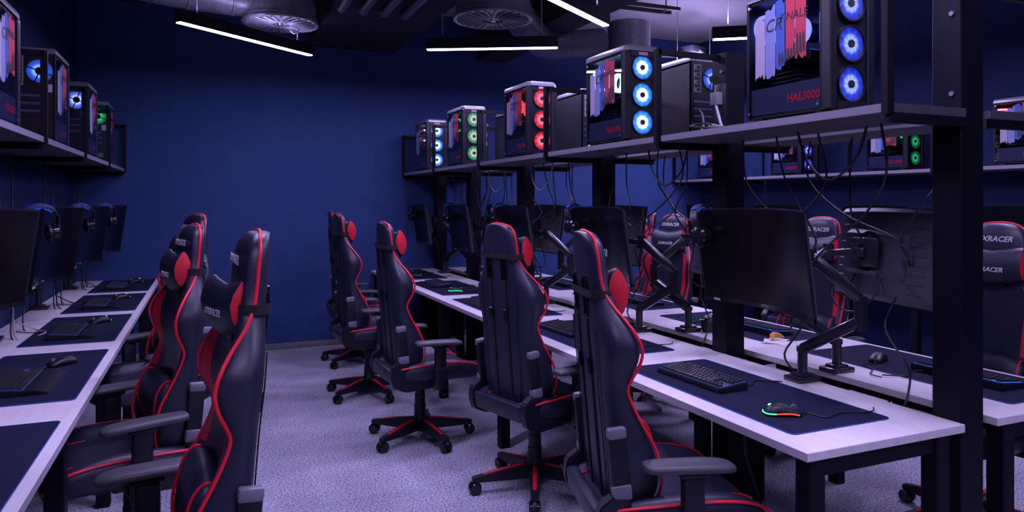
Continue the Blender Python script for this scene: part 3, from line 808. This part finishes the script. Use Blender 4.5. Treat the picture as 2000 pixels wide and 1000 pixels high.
    # armrests
    for s in (-1, 1):
        ar = MB(); ar.box((.02, s*.305, .56), (.066, .040, .17), None, .008); ar.box((.02, s*.308, .46), (.076, .048, .13), None, .010)
        ar.box((.02, s*.22, .402), (.075, .19, .018), None, .004); ar.box((.02, s*.303, .642), (.09, .06, .018), None, .005)
        am = add('armrest', ar, m_black, t)
        P = []
        for x, w_, z, f_ in ((-.132, .016, .661, .45), (-.129, .032, .661, .7), (-.116, .043, .660, .95), (-.06, .047, .659, 1), (.05, .049, .657, 1), (.115, .046, .653, 1), (.142, .036, .650, .85), (.154, .020, .648, .5)):
            P.append([V(x, s*.303+yy*w_, z+zz*f_) for yy, zz in ((-1, .0), (-.9, -.010), (.9, -.010), (1, .0), (.97, .012), (.72, .021), (-.72, .021), (-.97, .012))])
        add('arm_pad', subdivided(MB().loft(P).mesh('arm_pad', 50), 1), m_armpad, am)
    return t
proto = make_chair()
used = [0]
def chair(x, y, deg, label, group, base=0.0, up=0.0, lift=0.0, twist=0.0, psc=1.0):
    c = proto if not used[0] else copy_tree(proto)
    used[0] = 1
    c.location = (x, y, 0); c.rotation_euler = (0, 0, R(deg))
    c['label'] = label; c['group'] = group
    sh_ = Vector((-up*LEAN, 0, up))
    for ch in c.children:
        n = ch.name.split('.')[0]
        if n not in ('base_leg', 'caster', 'gas_lift'): ch.location = (0, 0, lift)
        if n == 'neck_cushion': 
            cc_ = back_pt(.69, 0, .092); tw_ = Matrix.Rotation(R(twist), 3, 'Z')
            ch.location = sh_+Vector((0, 0, lift))+cc_-(tw_ @ cc_)*psc; ch.rotation_euler = (0, 0, R(twist)); ch.scale = (psc, psc, psc)
        if n == 'backrest':
            for g in ch.children:
                if g.name.split('.')[0] == 'head_strap': g.location = sh_*.75
    for n in ('base_leg', 'caster'):
        q = sorted([ch for ch in c.children if ch.name.split('.')[0] == n], key=lambda o: o.name)
        for i, o in enumerate(q): o.rotation_euler = (0, 0, R(base-deg) + i*2*PI/5)
    return c
GR = 'racing style chairs at the aisle desks'
CH_R = [(1.385, 2.04, -14, 'black and red gaming chair nearest on the right, its back filling the lower centre', 20, -.02, .0),
        (1.53, 3.28, 15, 'black and red gaming chair turned with its back to the viewer, second at aisle desks', 29, .035, -.01),
        (1.20, 4.24, 3, 'black and red gaming chair pulled out in mid aisle with whole star base showing', 67, .05, -.025),
        (1.12, 5.36, 2, 'black and red gaming chair second from the back wall at the aisle desks', 70, .045, .01),
        (1.25, 6.48, -3, 'black and red gaming chair nearest the back wall at the aisle desks', 76, .02, .01)]
for x, y, a, lab, bs, up, lf in CH_R: chair(x, y, a, lab, GR, bs, up, lf)
GL = 'racing style chairs at the left desks'
for x, y, a, lab, bs, up, lf in ((-.11, 1.98, 185, 'nearest black and red gaming chair left of the aisle, seen from the side', 30, -.01, .02),
                         (-.27, 3.12, 195, 'black and red gaming chair at the left desks showing its red front panels', 10, .0, .005),
                         (-.26, 4.22, 204, 'black and red gaming chair behind two others at the left desks', 40, -.02, .03)):
    chair(x, y, a, lab, GL, bs, up, lf, 13 if y < 2.5 else 0, .84 if y < 2.5 else .92)
GS = 'racing style chairs at the rear desks'
for x, y, a, lab, bs in ((3.12, 2.10, 186, 'gaming chair facing the viewer at the right picture edge beside the wide post', 20),
                         (3.26, 3.24, 190, 'gaming chair facing the viewer behind the large dark monitor', 50),
                         (3.0, 4.36, 196, 'gaming chair facing the viewer left of the large dark monitor', 0),
                         (3.45, 5.45, 150, 'gaming chair turned sideways far behind the monitor arms', 30)):
    chair(x, y, a, lab, GS, bs, -.01)
chair(4.55, 4.50, 20, 'gaming chair at the right wall desks peeking over the large dark monitor', 'racing style chairs at the right wall', 10)

# ------------------------------------------------------------------ monitors, arms, headsets
def make_monitor():
    """screen faces local -x, centre at origin; width along y"""
    t = thing('curved_monitor', 'proto', 'monitor')
    Wd, Ht, Rad = .69, .37, 1.05
    def arc(s): a = s/Rad; return Vector((-(Rad-Rad*math.cos(a))*1.0, Rad*math.sin(a), 0)), Vector((math.cos(a), math.sin(a), 0))
    def slab(x0, x1, z0, z1, hw, n=16, zc=None):
        rg = []
        for i in range(n+1):
            s = -hw+2*hw*i/n; p, nn = arc(s)
            nn = Vector((nn.x, -nn.y, 0))
            rg.append([p+nn*x0+V(0, 0, z0), p+nn*x1+V(0, 0, z0 + (0 if zc is None else zc)), p+nn*x1+V(0, 0, z1 - (0 if zc is None else zc)), p+nn*x0+V(0, 0, z1)])
        return rg
    add('bezel', MB().loft(slab(0, .014, -Ht/2-.016, Ht/2+.006, Wd/2)), m_black, t)
    sc = MB(); rg = [[r[0], r[3]] for r in slab(-.0012, 0, -Ht/2, Ht/2, Wd/2-.008)]
    sc.loft(rg, False, False, closed=False); add('screen', sc.mesh('screen', 60), m_screen, t)
    ch = add('chin', MB().loft(slab(-.003, .014, -Ht/2-.022, -Ht/2-.001, Wd/2)), m_gloss, t)
    sh = add('back_shell', MB().loft(slab(.0142, .030, -Ht/2-.014, Ht/2+.004, Wd/2-.004, zc=.018)), m_shell, t)
    add('back_shell_hump', MB().loft(slab(.028, .050, -.10, .095, .20, zc=.02)), m_shell, sh)
    for q in range(9):
        z = -.15+.0375*q
        for s in (-1, 1):
            rgv = []
            for i in range(5):
                ss = s*(.215+.018*i); p, nn = arc(ss); nn = Vector((nn.x, -nn.y, 0))
                rgv.append([p+nn*.029+V(0, 0, z-.003), p+nn*.0335+V(0, 0, z), p+nn*.029+V(0, 0, z+.003)])
            add('vent_rib', MB().loft(rgv), m_shell, sh)
    add('mount_ring', MB().loft([ring((x, 0, 0), (1, 0, 0), r, 28) for x, r in ((.048, .085), (.054, .085), (.054, .068), (.048, .066))], False, False), m_gloss, sh)
    add('energy_sticker', MB().span(-.0040, -.0032, .245, .290, -Ht/2-.015, -Ht/2-.005), m_sticker, ch, (-.0405, 0, 0))
    add('chin_badge', MB().span(-.0042, -.0032, -.022, .022, -Ht/2-.013, -Ht/2-.006), m_grey, ch)
    # cables from the sockets under the panel
    add('power_cable', MB().tube([(.04, -.08, -.10), (.05, -.10, -.18), (.06, -.06, -.27), (.12, .02, -.33)], .004, 6, 5), m_cable, t)
    add('video_cable', MB().tube([(.04, .06, -.09), (.06, .10, -.17), (.10, .02, -.26), (.12, -.10, -.22), (.08, -.16, -.05)], .004, 6, 5), m_cable, t)
    return t
def make_arm():
    """origin on the desk top at the clamp; reaches to the monitor at (-.16, .08, .50)"""
    t = thing('monitor_arm', 'proto', 'monitor arm')
    add('clamp_base', MB().box((0, 0, .010), (.115, .085, .020), None, .004).box((.0, 0, .024), (.07, .06, .014), None, .004), m_arm, t)
    add('pole', MB().cyl((0, 0, .03), (0, 0, .115), .019, n=16).cyl((0, 0, .115), (0, 0, .135), .023, n=16), m_arm, t)
    el = V(.085, -.20, .26)
    la = add('lower_arm', MB().bar((0, 0, .125), el, .048, .042, .010), m_arm, t)
    add('cable_clip', MB().bar(V(0, 0, .125).lerp(el, .4)+V(0, 0, -.018), V(0, 0, .125).lerp(el, .75)+V(0, 0, -.018), .026, .012, .003), m_grey, la)
    add('elbow', MB().cyl(el+V(0, 0, -.035), el+V(0, 0, .095), .024, n=16), m_arm, t)
    a = el+V(0, 0, .085); b = V(-.035, -.075, .50)
    ua = add('upper_arm', MB().bar(a, b, .052, .040, .010), m_arm, t)
    add('arm_cover', MB().bar(a.lerp(b, .1)+V(0, 0, .022), a.lerp(b, .95)+V(0, 0, .022), .034, .010, .003), m_armcap, ua)
    hd = add('swivel_head', MB().cyl(b+V(0, 0, -.04), b+V(0, 0, .03), .022, n=14).bar(b+V(0, 0, -.01), V(-.075, .03, .50), .034, .030, .006).cyl((-.075, .03, .465), (-.075, .03, .535), .018, n=12), m_arm, t)
    add('mount_plate', MB().box((-.095, .06, .50), (.012, .12, .12), None, .003).bar((-.075, .03, .50), (-.092, .06, .50), .04, .04, .005), m_arm, hd)
    return t
def make_headset():
    """hangs over the top edge of a panel: origin on the edge, band in the x-z plane leaning outwards"""
    t = thing('headset', 'proto', 'headset')
    N_ = 13
    def arcp(r, a): return V(r*math.cos(a), 0, r*.95*math.sin(a)-.045)
    A = [R(-28)+R(236)*k/(N_-1) for k in range(N_)]
    def strapr(r0, r1, w):
        return [[arcp(r0, a)+V(0, -w, 0), arcp(r0, a)+V(0, w, 0), arcp(r1, a)+V(0, w*.8, 0), arcp(r1, a)+V(0, -w*.8, 0)] for a in A]
    add('headband', MB().loft(strapr(.080, .088, .019)).mesh('headband', 60), m_black, t)
    A = [R(40)+R(100)*k/(N_-1) for k in range(N_)]
    add('band_stripe', MB().loft(strapr(.0881, .0900, .015)).mesh('band_stripe', 60), m_blue_band, t)
    add('band_pad', MB().loft(strapr(.066, .080, .017)).mesh('band_pad', 60), m_blue_pad, t)
    for s in (-1, 1):
        ec = add('ear_cup', MB().loft([ring((s*x, 0, -.110), (s, 0, 0), r, 20) for x, r in ((.052, .034), (.056, .040), (.078, .040), (.088, .030), (.090, .015))]), m_gloss, t)
        add('ear_pad', MB().loft([ring((s*x, 0, -.110), (s, 0, 0), r, 20) for x, r in ((.052, .040), (.036, .044), (.032, .036), (.036, .024), (.050, .022))], False, False), m_black, ec)
        add('yoke', MB().bar((s*.076, 0, -.115), (s*.074, 0, -.07), .028, .014, .004, V(0, 1, 0)), m_grey, ec)
    return t
pm, pa, ph = make_monitor(), make_arm(), make_headset()
first = {'m': 1, 'a': 1, 'h': 1}
def put(key, src, loc, rot, label, group):
    c = src if first[key] else copy_tree(src); first[key] = 0
    c.location = loc; c.rotation_euler = rot; c['label'] = label; c['group'] = group
    return c
TILT = R(-8)
def station(xc, k, flip, names, arm=True, head=True, tw=0.0, mdx=0.0, mdy=.11, ady=.05):
    """names: (monitor, arm, headset) labels and groups"""
    s = -1 if flip else 1
    y = YC[k]
    def P(dx, dy, z): return (xc+s*dx, y+s*dy, z)
    rz = (PI if flip else 0)+R(tw)
    put('m', pm, P(-.31+mdx, mdy, 1.235), (0, TILT, rz), *names[0])
    if arm: put('a', pa, P(-.125, ady, ZT), (0, 0, PI if flip else 0), *names[1])
    if head:
        put('h', ph, P(-.305+mdx-.02, .11+.315, 1.40), (R(-16), R(6), rz+R(30)), *names[2])
WHERE = ['nearest', 'second', 'third', 'fourth', 'fifth']
for k in range(5):
    station(XR, k, False, ((['large dark curved monitor nearest on the aisle desks, screen towards the viewer', 'second dark curved monitor along the aisle desks, behind the nearest chair',
                             'third dark curved monitor along the aisle desks', 'fourth dark curved monitor along the aisle desks', 'fifth dark curved monitor by the back wall on the aisle desks'][k], 'curved monitors on the aisle desks'),
                           (WHERE[k] + ' monitor arm clamped to the rear edge of the aisle desks', 'monitor arms on the aisle desks'),
                           ('black headset with blue padding on the ' + WHERE[k] + ' aisle desk monitor', 'headsets on the aisle desk monitors')), tw=-6, mdy=.085)
    station(XR, k, True, ((['monitor seen from behind with its round mount, beside the wide post', 'monitor back partly hidden behind the large dark screen', 'third monitor turned away on the rear desks',
                            'fourth monitor turned away on the rear desks', 'monitor turned away on the rear desk by the back wall'][k], 'curved monitors on the rear desks'),
                          (WHERE[k] + ' monitor arm clamped to the edge of the rear desks', 'monitor arms on the rear desks'), (None, None)), head=False, tw=-15 if k == 0 else -4, mdy=-.06 if k == 0 else .12, ady=-.11 if k == 0 else .05)
    station(XL, k, True, ((['monitor on the left desks just outside the frame', 'dark monitor cut by the left picture edge', 'dark monitor second from the left edge, over the left desks', 'third dark monitor over the left desks', 'dark monitor nearest the back wall over the left desks'][k], 'curved monitors on the left desks'),
                          (WHERE[k] + ' monitor arm on the left wall desks', 'monitor arms on the left desks'),
                          ('black headset hanging on the ' + WHERE[k] + ' monitor of the left desks', 'headsets on the left desk monitors')), tw=-6, mdx=-.08)
    if k: station(XW, k, False, ((WHERE[k] + ' dark monitor at the far right wall desks', 'curved monitors at the right wall'), (WHERE[k] + ' monitor arm at the far right wall desks', 'monitor arms at the right wall'), (None, None)), head=False)

# ------------------------------------------------------------------ desk mats, keyboards, mice
def mat_mesh():
    w, l, r = .21, .475, .018; P = []
    for cx, cy, a0 in ((w-r, l-r, 0), (-w+r, l-r, 90), (-w+r, -l+r, 180), (w-r, -l+r, 270)):
        for q in range(4): a = R(a0+30*q); P.append((cx+r*math.cos(a), cy+r*math.sin(a)))
    mb = MB(); mb.loft([[V(x, y, 0) for x, y in P], [V(x, y, .003) for x, y in P]]); return mb.mesh('desk_mat', 30)
mm_ = mat_mesh()
m_stitch = mat('blue_stitched_edge', (0.02, 0.05, 0.28), 0.7)
ms_ = MB().tube([V(v.co.x, v.co.y, .0022) for v in list(mm_.vertices)[:16]], .0018, 5, 0, True).mesh('stitched_edge', 60)
KW, KD = .365, .135
KEYS = []
def key_layout():
    u = .0195; rows = [(0, [1, 0, 1, 1, 1, 1, .5, 1, 1, 1, 1, .5, 1, 1, 1, 1]), (1, [1]*13+[2]), (2, [1.5]+[1]*12+[1.5]), (3, [1.75]+[1]*11+[2.25]), (4, [2.25]+[1]*10+[2.75]), (5, [1.25]*3+[6.25]+[1.25]*4)]
    out = []
    for r, ws in rows:
        p = 0.0
        for i, w in enumerate(ws):
            gap = (r == 0 and w in (0, .5) and i in (1, 6, 11))
            if w and not gap: out.append((p+w/2, r, w))
            p += (w if w else 1)
    for r in range(6):
        for c in range(3):
            if r == 3 or (r == 4 and c != 1): continue
            out.append((15.5+c+.0, r, 1))
    return [((x-9)*u*1.0, (2.5-r)*u, w*u-.0028) for x, r, w in out]
KEYS = key_layout()
_km = {}
def key_mesh(w):
    k = round(w, 4)
    if k not in _km:
        mb = MB(); h = .0088; a = w/2; b = .0083
        mb.loft([[V(x, y, 0) for x, y in ((-a, -b), (a, -b), (a, b), (-a, b))], [V(x, y, h) for x, y in ((-a+.0022, -b+.003), (a-.0022, -b+.003), (a-.0022, b-.001), (-a+.0022, b-.001))]])
        _km[k] = mb.mesh('key', 20)
    return _km[k]
_kb = {}
def keyboard(x, y, rz, label, group, single=False, rest=False, z=ZT+.003, lit=None):
    """keyboard: long side along local x, user towards local -y"""
    t = thing('keyboard', label, 'keyboard', (x, y, z), rz, group)
    if 'case' not in _kb:
        M_ = MB(); M_.loft([[V(xx, yy, zz) for yy, zz in ((-.070, 0), (.070, 0), (.070, .030), (-.070, .018))] for xx in (-.188, .188)])
        bmesh.ops.bevel(M_.bm, geom=list(M_.bm.edges), offset=.003, segments=2, affect='EDGES'); _kb['case'] = M_.mesh('keyboard_case')
        T = Matrix.Translation((0, 0, .0235)) @ Matrix.Rotation(R(4.9), 4, 'X')
        _kb['T'] = T
        kl = MB(); kl.loft([[T @ V(xx, yy, zz) for yy, zz in ((-.061, .001), (.061, .001), (.061, .0022), (-.061, .0022))] for xx in (-.180, .180)]); _kb['led'] = kl.mesh('key_light', 30)
        ks = MB()
        for kx, ky, kw in KEYS:
            a = kw/2; b = .0083
            ks.loft([[T @ V(kx+p, ky+q, .002) for p, q in ((-a, -b), (a, -b), (a, b), (-a, b))], [T @ V(kx+p, ky+q, .0105) for p, q in ((-a+.0022, -b+.003), (a-.0022, -b+.003), (a-.0022, b-.001), (-a+.0022, b-.001))]])
        _kb['keys'] = ks.mesh('keys', 20)
        wr = MB(); wr.loft([[V(xx, yy, zz) for yy, zz in ((-.145, 0), (-.073, 0), (-.073, .020), (-.09, .021), (-.138, .008))] for xx in (-.186, .186)])
        _kb['rest'] = wr.mesh('wrist_rest', 30)
        cb = MB(); cb.tube([(.13, .068, .010), (.15, .12, .004), (.10, .19, .004), (.16, .27, .004)], .0028, 6, 5); _kb['cab'] = cb.mesh('keyboard_cable', 60)
    cs = add('keyboard_case', _kb['case'], m_black, t)
    add('key_light', _kb['led'], lit or m_kled, cs)
    if single:
        T = _kb['T']
        for kx, ky, kw in KEYS:
            o = add('key', key_mesh(kw), m_key, cs, T @ V(kx, ky, .002), (R(4.9), 0, 0))
    else:
        o = add('keys', _kb['keys'], m_key, cs); o['kind'] = 'stuff'
    if rest: add('wrist_rest', _kb['rest'], m_black, t)
    add('keyboard_cable', _kb['cab'], m_cable, t)
    return t
_ms = {}
def mouse(x, y, rz, label, group, led=None, z=ZT+.003):
    """nose towards local +x"""
    t = thing('computer_mouse', label, 'mouse', (x, y, z), rz, group)
    if not _ms:
        rg = []
        for xx, w, h in ((-.062, .014, .012), (-.058, .024, .022), (-.045, .031, .033), (-.020, .032, .039), (.010, .030, .036), (.035, .030, .027), (.052, .028, .019), (.061, .020, .012)):
            rg.append([V(xx, yy*w, zz*h) for yy, zz in ((-.9, .0), (.9, 0), (1.0, .25), (.98, .55), (.72, .88), (.3, 1.0), (-.3, 1.0), (-.72, .88), (-.98, .55), (-1, .25))])
        mb = MB(); mb.loft(rg); _ms['body'] = subdivided(mb.mesh('mouse_body'), 1)
        _ms['wheel'] = MB().cyl((.035, -.004, .027), (.035, .004, .027), .009, n=14).mesh('scroll_wheel')
        st = MB(); st.tube([(-.030, -.0315, .010), (-.048, -.0290, .010), (-.0595, -.020, .010), (-.064, 0, .0095), (-.0595, .020, .010)], .0022, 6, 4); _ms['s1'] = st.mesh('light_strip', 60)
        st = MB(); st.tube([(.045, -.0300, .008), (.02, -.0320, .012), (-.005, -.0325, .012), (-.030, -.0318, .010)], .0020, 6, 4); _ms['s2'] = st.mesh('light_strip', 60)
        bd = MB(); bd.disc((0, 0, 0), (-.5, 0, .86), .006, 12); _ms['badge'] = bd.mesh('lit_badge', 0)
        cb = MB(); cb.tube([(.060, 0, .008), (.09, .01, .004), (.13, -.03, .004), (.20, .03, .004), (.30, .05, .004), (.33, .10, .004)], .0024, 6, 5); _ms['cab'] = cb.mesh('mouse_cable', 60)
    bo = add('mouse_body', _ms['body'], m_black, t)
    add('scroll_wheel', _ms['wheel'], m_grey, t)
    if led:
        add('light_strip', _ms['s1'], m_ledg, bo); add('light_strip', _ms['s2'], m_ledr if led == 'rg' else m_ledg, bo)
        add('lit_badge', _ms['badge'], m_ledw, bo, (-.044, 0, .0345))
    add('mouse_cable', _ms['cab'], m_cable, t)
    return t
for k in range(5):
    y = YC[k]+.03
    add('stitched_edge', ms_, m_stitch, tag(add('desk_mat', mm_, m_mouse_pad, None, (1.845, y, ZT)), WHERE[k] + ' dark desk mat on the aisle desks', 'desk mat', 'desk mats on the aisle desks'))
    keyboard(1.79, y+.165, -PI/2+R(2), WHERE[k] + ' black keyboard on the aisle desks', 'keyboards on the aisle desks', single=k == 0, rest=k in (2, 3))
    mouse(1.755 if not k else 1.80, y-.31, R(-28) if not k else R(-20), ['black mouse with glowing green and red strip on the nearest aisle desk'][0] if k == 0 else WHERE[k] + ' black mouse on the aisle desks', 'mice on the aisle desks', 'rg' if k == 0 else ('g' if k == 3 else None))
    add('stitched_edge', ms_, m_stitch, tag(add('desk_mat', mm_, m_mouse_pad, None, (2.795, y-.05, ZT)), WHERE[k] + ' dark desk mat on the rear desks', 'desk mat', 'desk mats on the rear desks'))
    keyboard(2.79, y-.22, PI/2, WHERE[k] + ' black keyboard on the rear desks', 'keyboards on the rear desks', lit=m_kled2)
    mouse(2.74, y+.14, PI+R(25), WHERE[k] + ' black mouse on the rear desks', 'mice on the rear desks', 'g' if k == 1 else None)
for k, y in enumerate((2.215, 3.43, 4.60, 5.72, 6.83)):
    add('stitched_edge', ms_, m_stitch, tag(add('desk_mat', mm_, m_mouse_pad, None, (-.645, y, ZT)), WHERE[k] + ' dark desk mat on the left desks', 'desk mat', 'desk mats on the left desks'))
    if k: keyboard(-.68, y-.17, PI/2, WHERE[k] + ' black keyboard with wrist rest on the left desks', 'keyboards on the left desks', single=k == 1, rest=True)
    if k: mouse(-.58, y+.17, PI+R(40), WHERE[k] + ' black mouse on the left desks', 'mice on the left desks', [None, None, 'g', 'rg', 'g'][k])

# ------------------------------------------------------------------ small things on the rear desks
t = thing('napkin', 'white paper napkin on the rear desk beside the second post', 'napkin', (2.655, 2.78, ZT), .5)
add('sheet', MB().loft([[V(-.085, -.06, .001), V(.085, -.06, .001), V(.085, .06, .002), V(-.085, .06, .001)], [V(-.085, -.06, .002), V(.085, -.06, .002), V(.085, .06, .006), V(-.085, .06, .003)]]), m_paper, t)
add('folded_corner', MB().box((-.03, .02, .006), (.10, .08, .002), Matrix.Rotation(.3, 3, 'Z') @ Matrix.Rotation(.06, 3, 'X')), m_paper, t)
rg = []
for q in range(9):
    a = -1.0+2.0*q/8; r_ = .016*math.sqrt(max(.06, 1-(a*.98)**2)); rg.append(ring((a*.045, .022-.028*a*a, .012+r_*.75), (1, -.9*a, 0), r_, 12))
tag(add('pastry', MB().loft(rg), m_bread, None, (2.665, 2.795, ZT+.004), (0, 0, .2)), 'golden crescent pastry lying on the white napkin', 'pastry')
t = thing('mouse_bungee', 'small black tapered gadget on the rear desk left of the second post', 'desk gadget', (2.51, 3.15, ZT), .2)
add('foot', MB().lathe([(.030, 0), (.034, .01), (.040, .055), (.034, .066), (.01, .07)], 12), m_black, t)
add('cable_holder', MB().box((.0, 0, .078), (.05, .03, .012), None, .004), m_grey, t)
t = thing('wall_socket_block', 'dark socket block with a plugged adapter on the second post', 'socket block', (2.215, 2.70, 1.90))
add('back_plate', MB().box((-.008, -.02, 0), (.012, .07, .20), None, .003), m_black, t)
ad = add('adapter', MB().box((-.03, -.02, .03), (.035, .05, .06), None, .004), m_grey, t)
add('adapter_cable', MB().tube([(-.04, -.03, .0), (-.05, -.07, -.08), (-.06, -.10, -.14), (-.09, .0, -.146)], .006, 6, 5), m_cable_w, ad)

# power strips seen as red specks in the gap between the desks
for k in range(5):
    t = thing('power_strip', WHERE[k] + ' black power strip with red switch in the gap between back-to-back desks', 'power strip', (2.30, YC[k]-.05, .62), 0, 'power strips between the desks')
    add('strip_body', MB().box((0, 0, 0), (.05, .50, .045), None, .005), m_black, t)
    add('red_switch', MB().box((0, .20, .025), (.022, .03, .01), None, .002), m_redpl, t)
    add('red_switch', MB().box((0, -.20, .025), (.022, .03, .01), None, .002), m_redpl, t)
    add('hanger', MB().span(-.078, .078, -.02, .02, -.032, -.022), m_steel, t)

# ------------------------------------------------------------------ loose cables
def cable(pts, label, group, m=None, r=.0042):
    o = Vector(pts[0])
    ob = add('cable', MB().tube([Vector(p)-o for p in pts], r, 6, 5).mesh('cable', 60), m or m_cable, None, o)
    return tag(ob, label, 'cable', group)
rn = random.Random(11)
GAPT = ['nearest', 'second', 'third', 'fourth', 'farthest']
for k in range(5):
    y = YC[k]
    for q in range(4):
        xs = rn.uniform(2.12, 2.2); ys = y+.36-.22*q+rn.uniform(-.08, .08); ye = y+rn.uniform(-.1, .25)
        sag = rn.uniform(.05, .2)
        cable([(xs, ys, ZS-.03), (xs+.02, ys+rn.uniform(-.03, .03), 1.60-sag*.5), (xs+rn.uniform(-.03, .08), (ys+ye)/2+rn.uniform(-.1, .1), 1.44-sag*.4), (2.12+rn.uniform(0, .1), ye, 1.30), (2.09, ye+.03, 1.20)],
              '%s of four thin cables from the shelf behind the %s aisle desk monitor' % (['leftmost', 'second', 'third', 'rightmost'][q], GAPT[k]), 'thin cables behind the %s aisle monitor' % GAPT[k])
    # a loop that droops below the shelf edge
    ys = y+rn.uniform(-.2, .2)
    cable([(2.10, ys, ZS-.032), (2.09, ys-.06, 1.60), (2.10, ys-.15, 1.53), (2.13, ys-.24, 1.60), (2.14, ys-.28, ZS-.032)],
          'drooping cable loop under the %s aisle shelf board' % GAPT[k], 'cable loops under the aisle shelf', m_cable_w if k in (2, 3) else m_cable, .0048)
    for q in range(3):
        xs = rn.uniform(2.40, 2.5); ys = y+.30-.30*q+rn.uniform(-.1, .1); ye = y-.05+rn.uniform(-.15, .15)
        cable([(xs, ys, ZS-.03), (xs+.01, ys+.02, 1.55), (xs-.03, (ys+ye)/2, 1.40), (2.50, ye, 1.30), (2.54, ye-.02, 1.20)],
              '%s of three thin cables over the back of the %s rear desk monitor' % (['leftmost', 'middle', 'rightmost'][q], GAPT[k]), 'thin cables over the %s rear monitor' % GAPT[k])
    cable([(2.06, y+.02, 1.10), (2.10, y-.02, .98), (2.13, y+.10, .84), (2.21, y+.12, ZT+.006), (2.25, y+.12, .68)],
          'dark cable dropping from the %s aisle monitor to the desk gap' % GAPT[k], 'cables dropping into the desk gap')
    cable([(2.54, y-.10, 1.10), (2.50, y-.06, .95), (2.45, y-.20, .82), (2.375, y-.26, ZT+.006), (2.34, y-.26, .68)],
          'dark cable dropping from the %s rear monitor to the desk gap' % GAPT[k], 'cables dropping into the desk gap from the rear')
# pale cables at the back of the turned-away towers
for k, (y, lab) in enumerate(((3.13, 'pale power cable curling from the dark tower beside the ice blue one'), (4.33, 'pale power cable curling from the dark tower beside the red one'), (5.55, 'pale power cable curling from the dark tower beside the green one'))):
    cable([(2.43, y-.012, ZS+.19), (2.42, y-.05, ZS+.16), (2.40, y-.08, ZS+.09), (2.33, y-.10, ZS+.05), (2.28, y-.05, ZS+.008)], lab, 'pale power cables on the shelf', m_cable_w, .005)
cable([(2.0, 2.35, ZS+.006), (2.05, 2.55, ZS+.03), (2.12, 2.62, ZS+.05), (2.2, 2.55, ZS+.02), (2.12, 2.40, ZS+.006), (2.02, 2.52, ZS+.008)], 'tangled pale cable lying on the shelf behind the nearest tower', 'pale power cables on the shelf', m_cable_w, .005)
cable([(1.95, 2.24, ZS+.006), (1.97, 2.42, ZS+.012), (1.94, 2.55, ZS+.03), (2.06, 2.58, ZS+.05), (2.16, 2.66, ZS+.02)], 'dark looped cable on the shelf behind the nearest tower', None, m_cable, .005)
# left wall desks
for k, y in enumerate((2.3, 3.42, 4.58, 5.72, 6.80)):
    for q in range(2):
        ys = y-.12+.24*q+rn.uniform(-.04, .04)
        cable([(-1.0, ys, ZS-.03), (-1.0, ys+.03, 1.45), (-.98, ys-.04, 1.20), (-.95, ys+.05, .95), (-.93, ys-.05, ZT+.006), (-.82, ys-.20, ZT+.006)],
              '%s thin black cable behind the %s monitor of the left desks' % (['nearer', 'farther'][q], GAPT[k]), 'thin cables behind the %s left monitor' % GAPT[k], m_cable)
    cable([(-.97, y-.1, 1.05), (-.93, y-.16, .90), (-.90, y-.22, ZT+.006), (-.80, y-.08, ZT+.006), (-.88, y+.08, ZT+.006), (-.95, y+.02, .80)],
          'pale looped cable on the left desk under the %s monitor' % GAPT[k], 'pale cables on the left desks', m_cable_w if k == 2 else m_cable, .004)
# under the nearest aisle desk
cable([(2.05, 2.30, .66), (2.02, 2.30, .45), (2.05, 2.25, .25), (1.98, 2.12, .08), (1.86, 2.02, .010), (1.95, 1.95, .010), (2.05, 2.1, .010)], 'black cable hanging to the floor under the nearest aisle desk', None, m_cable, .005)
cable([(2.12, 2.10, .66), (2.14, 2.08, .45), (2.12, 2.12, .2), (2.06, 2.02, .012), (1.98, 2.0, .012)], 'second black cable to the floor under the nearest aisle desk', None, m_cable, .005)
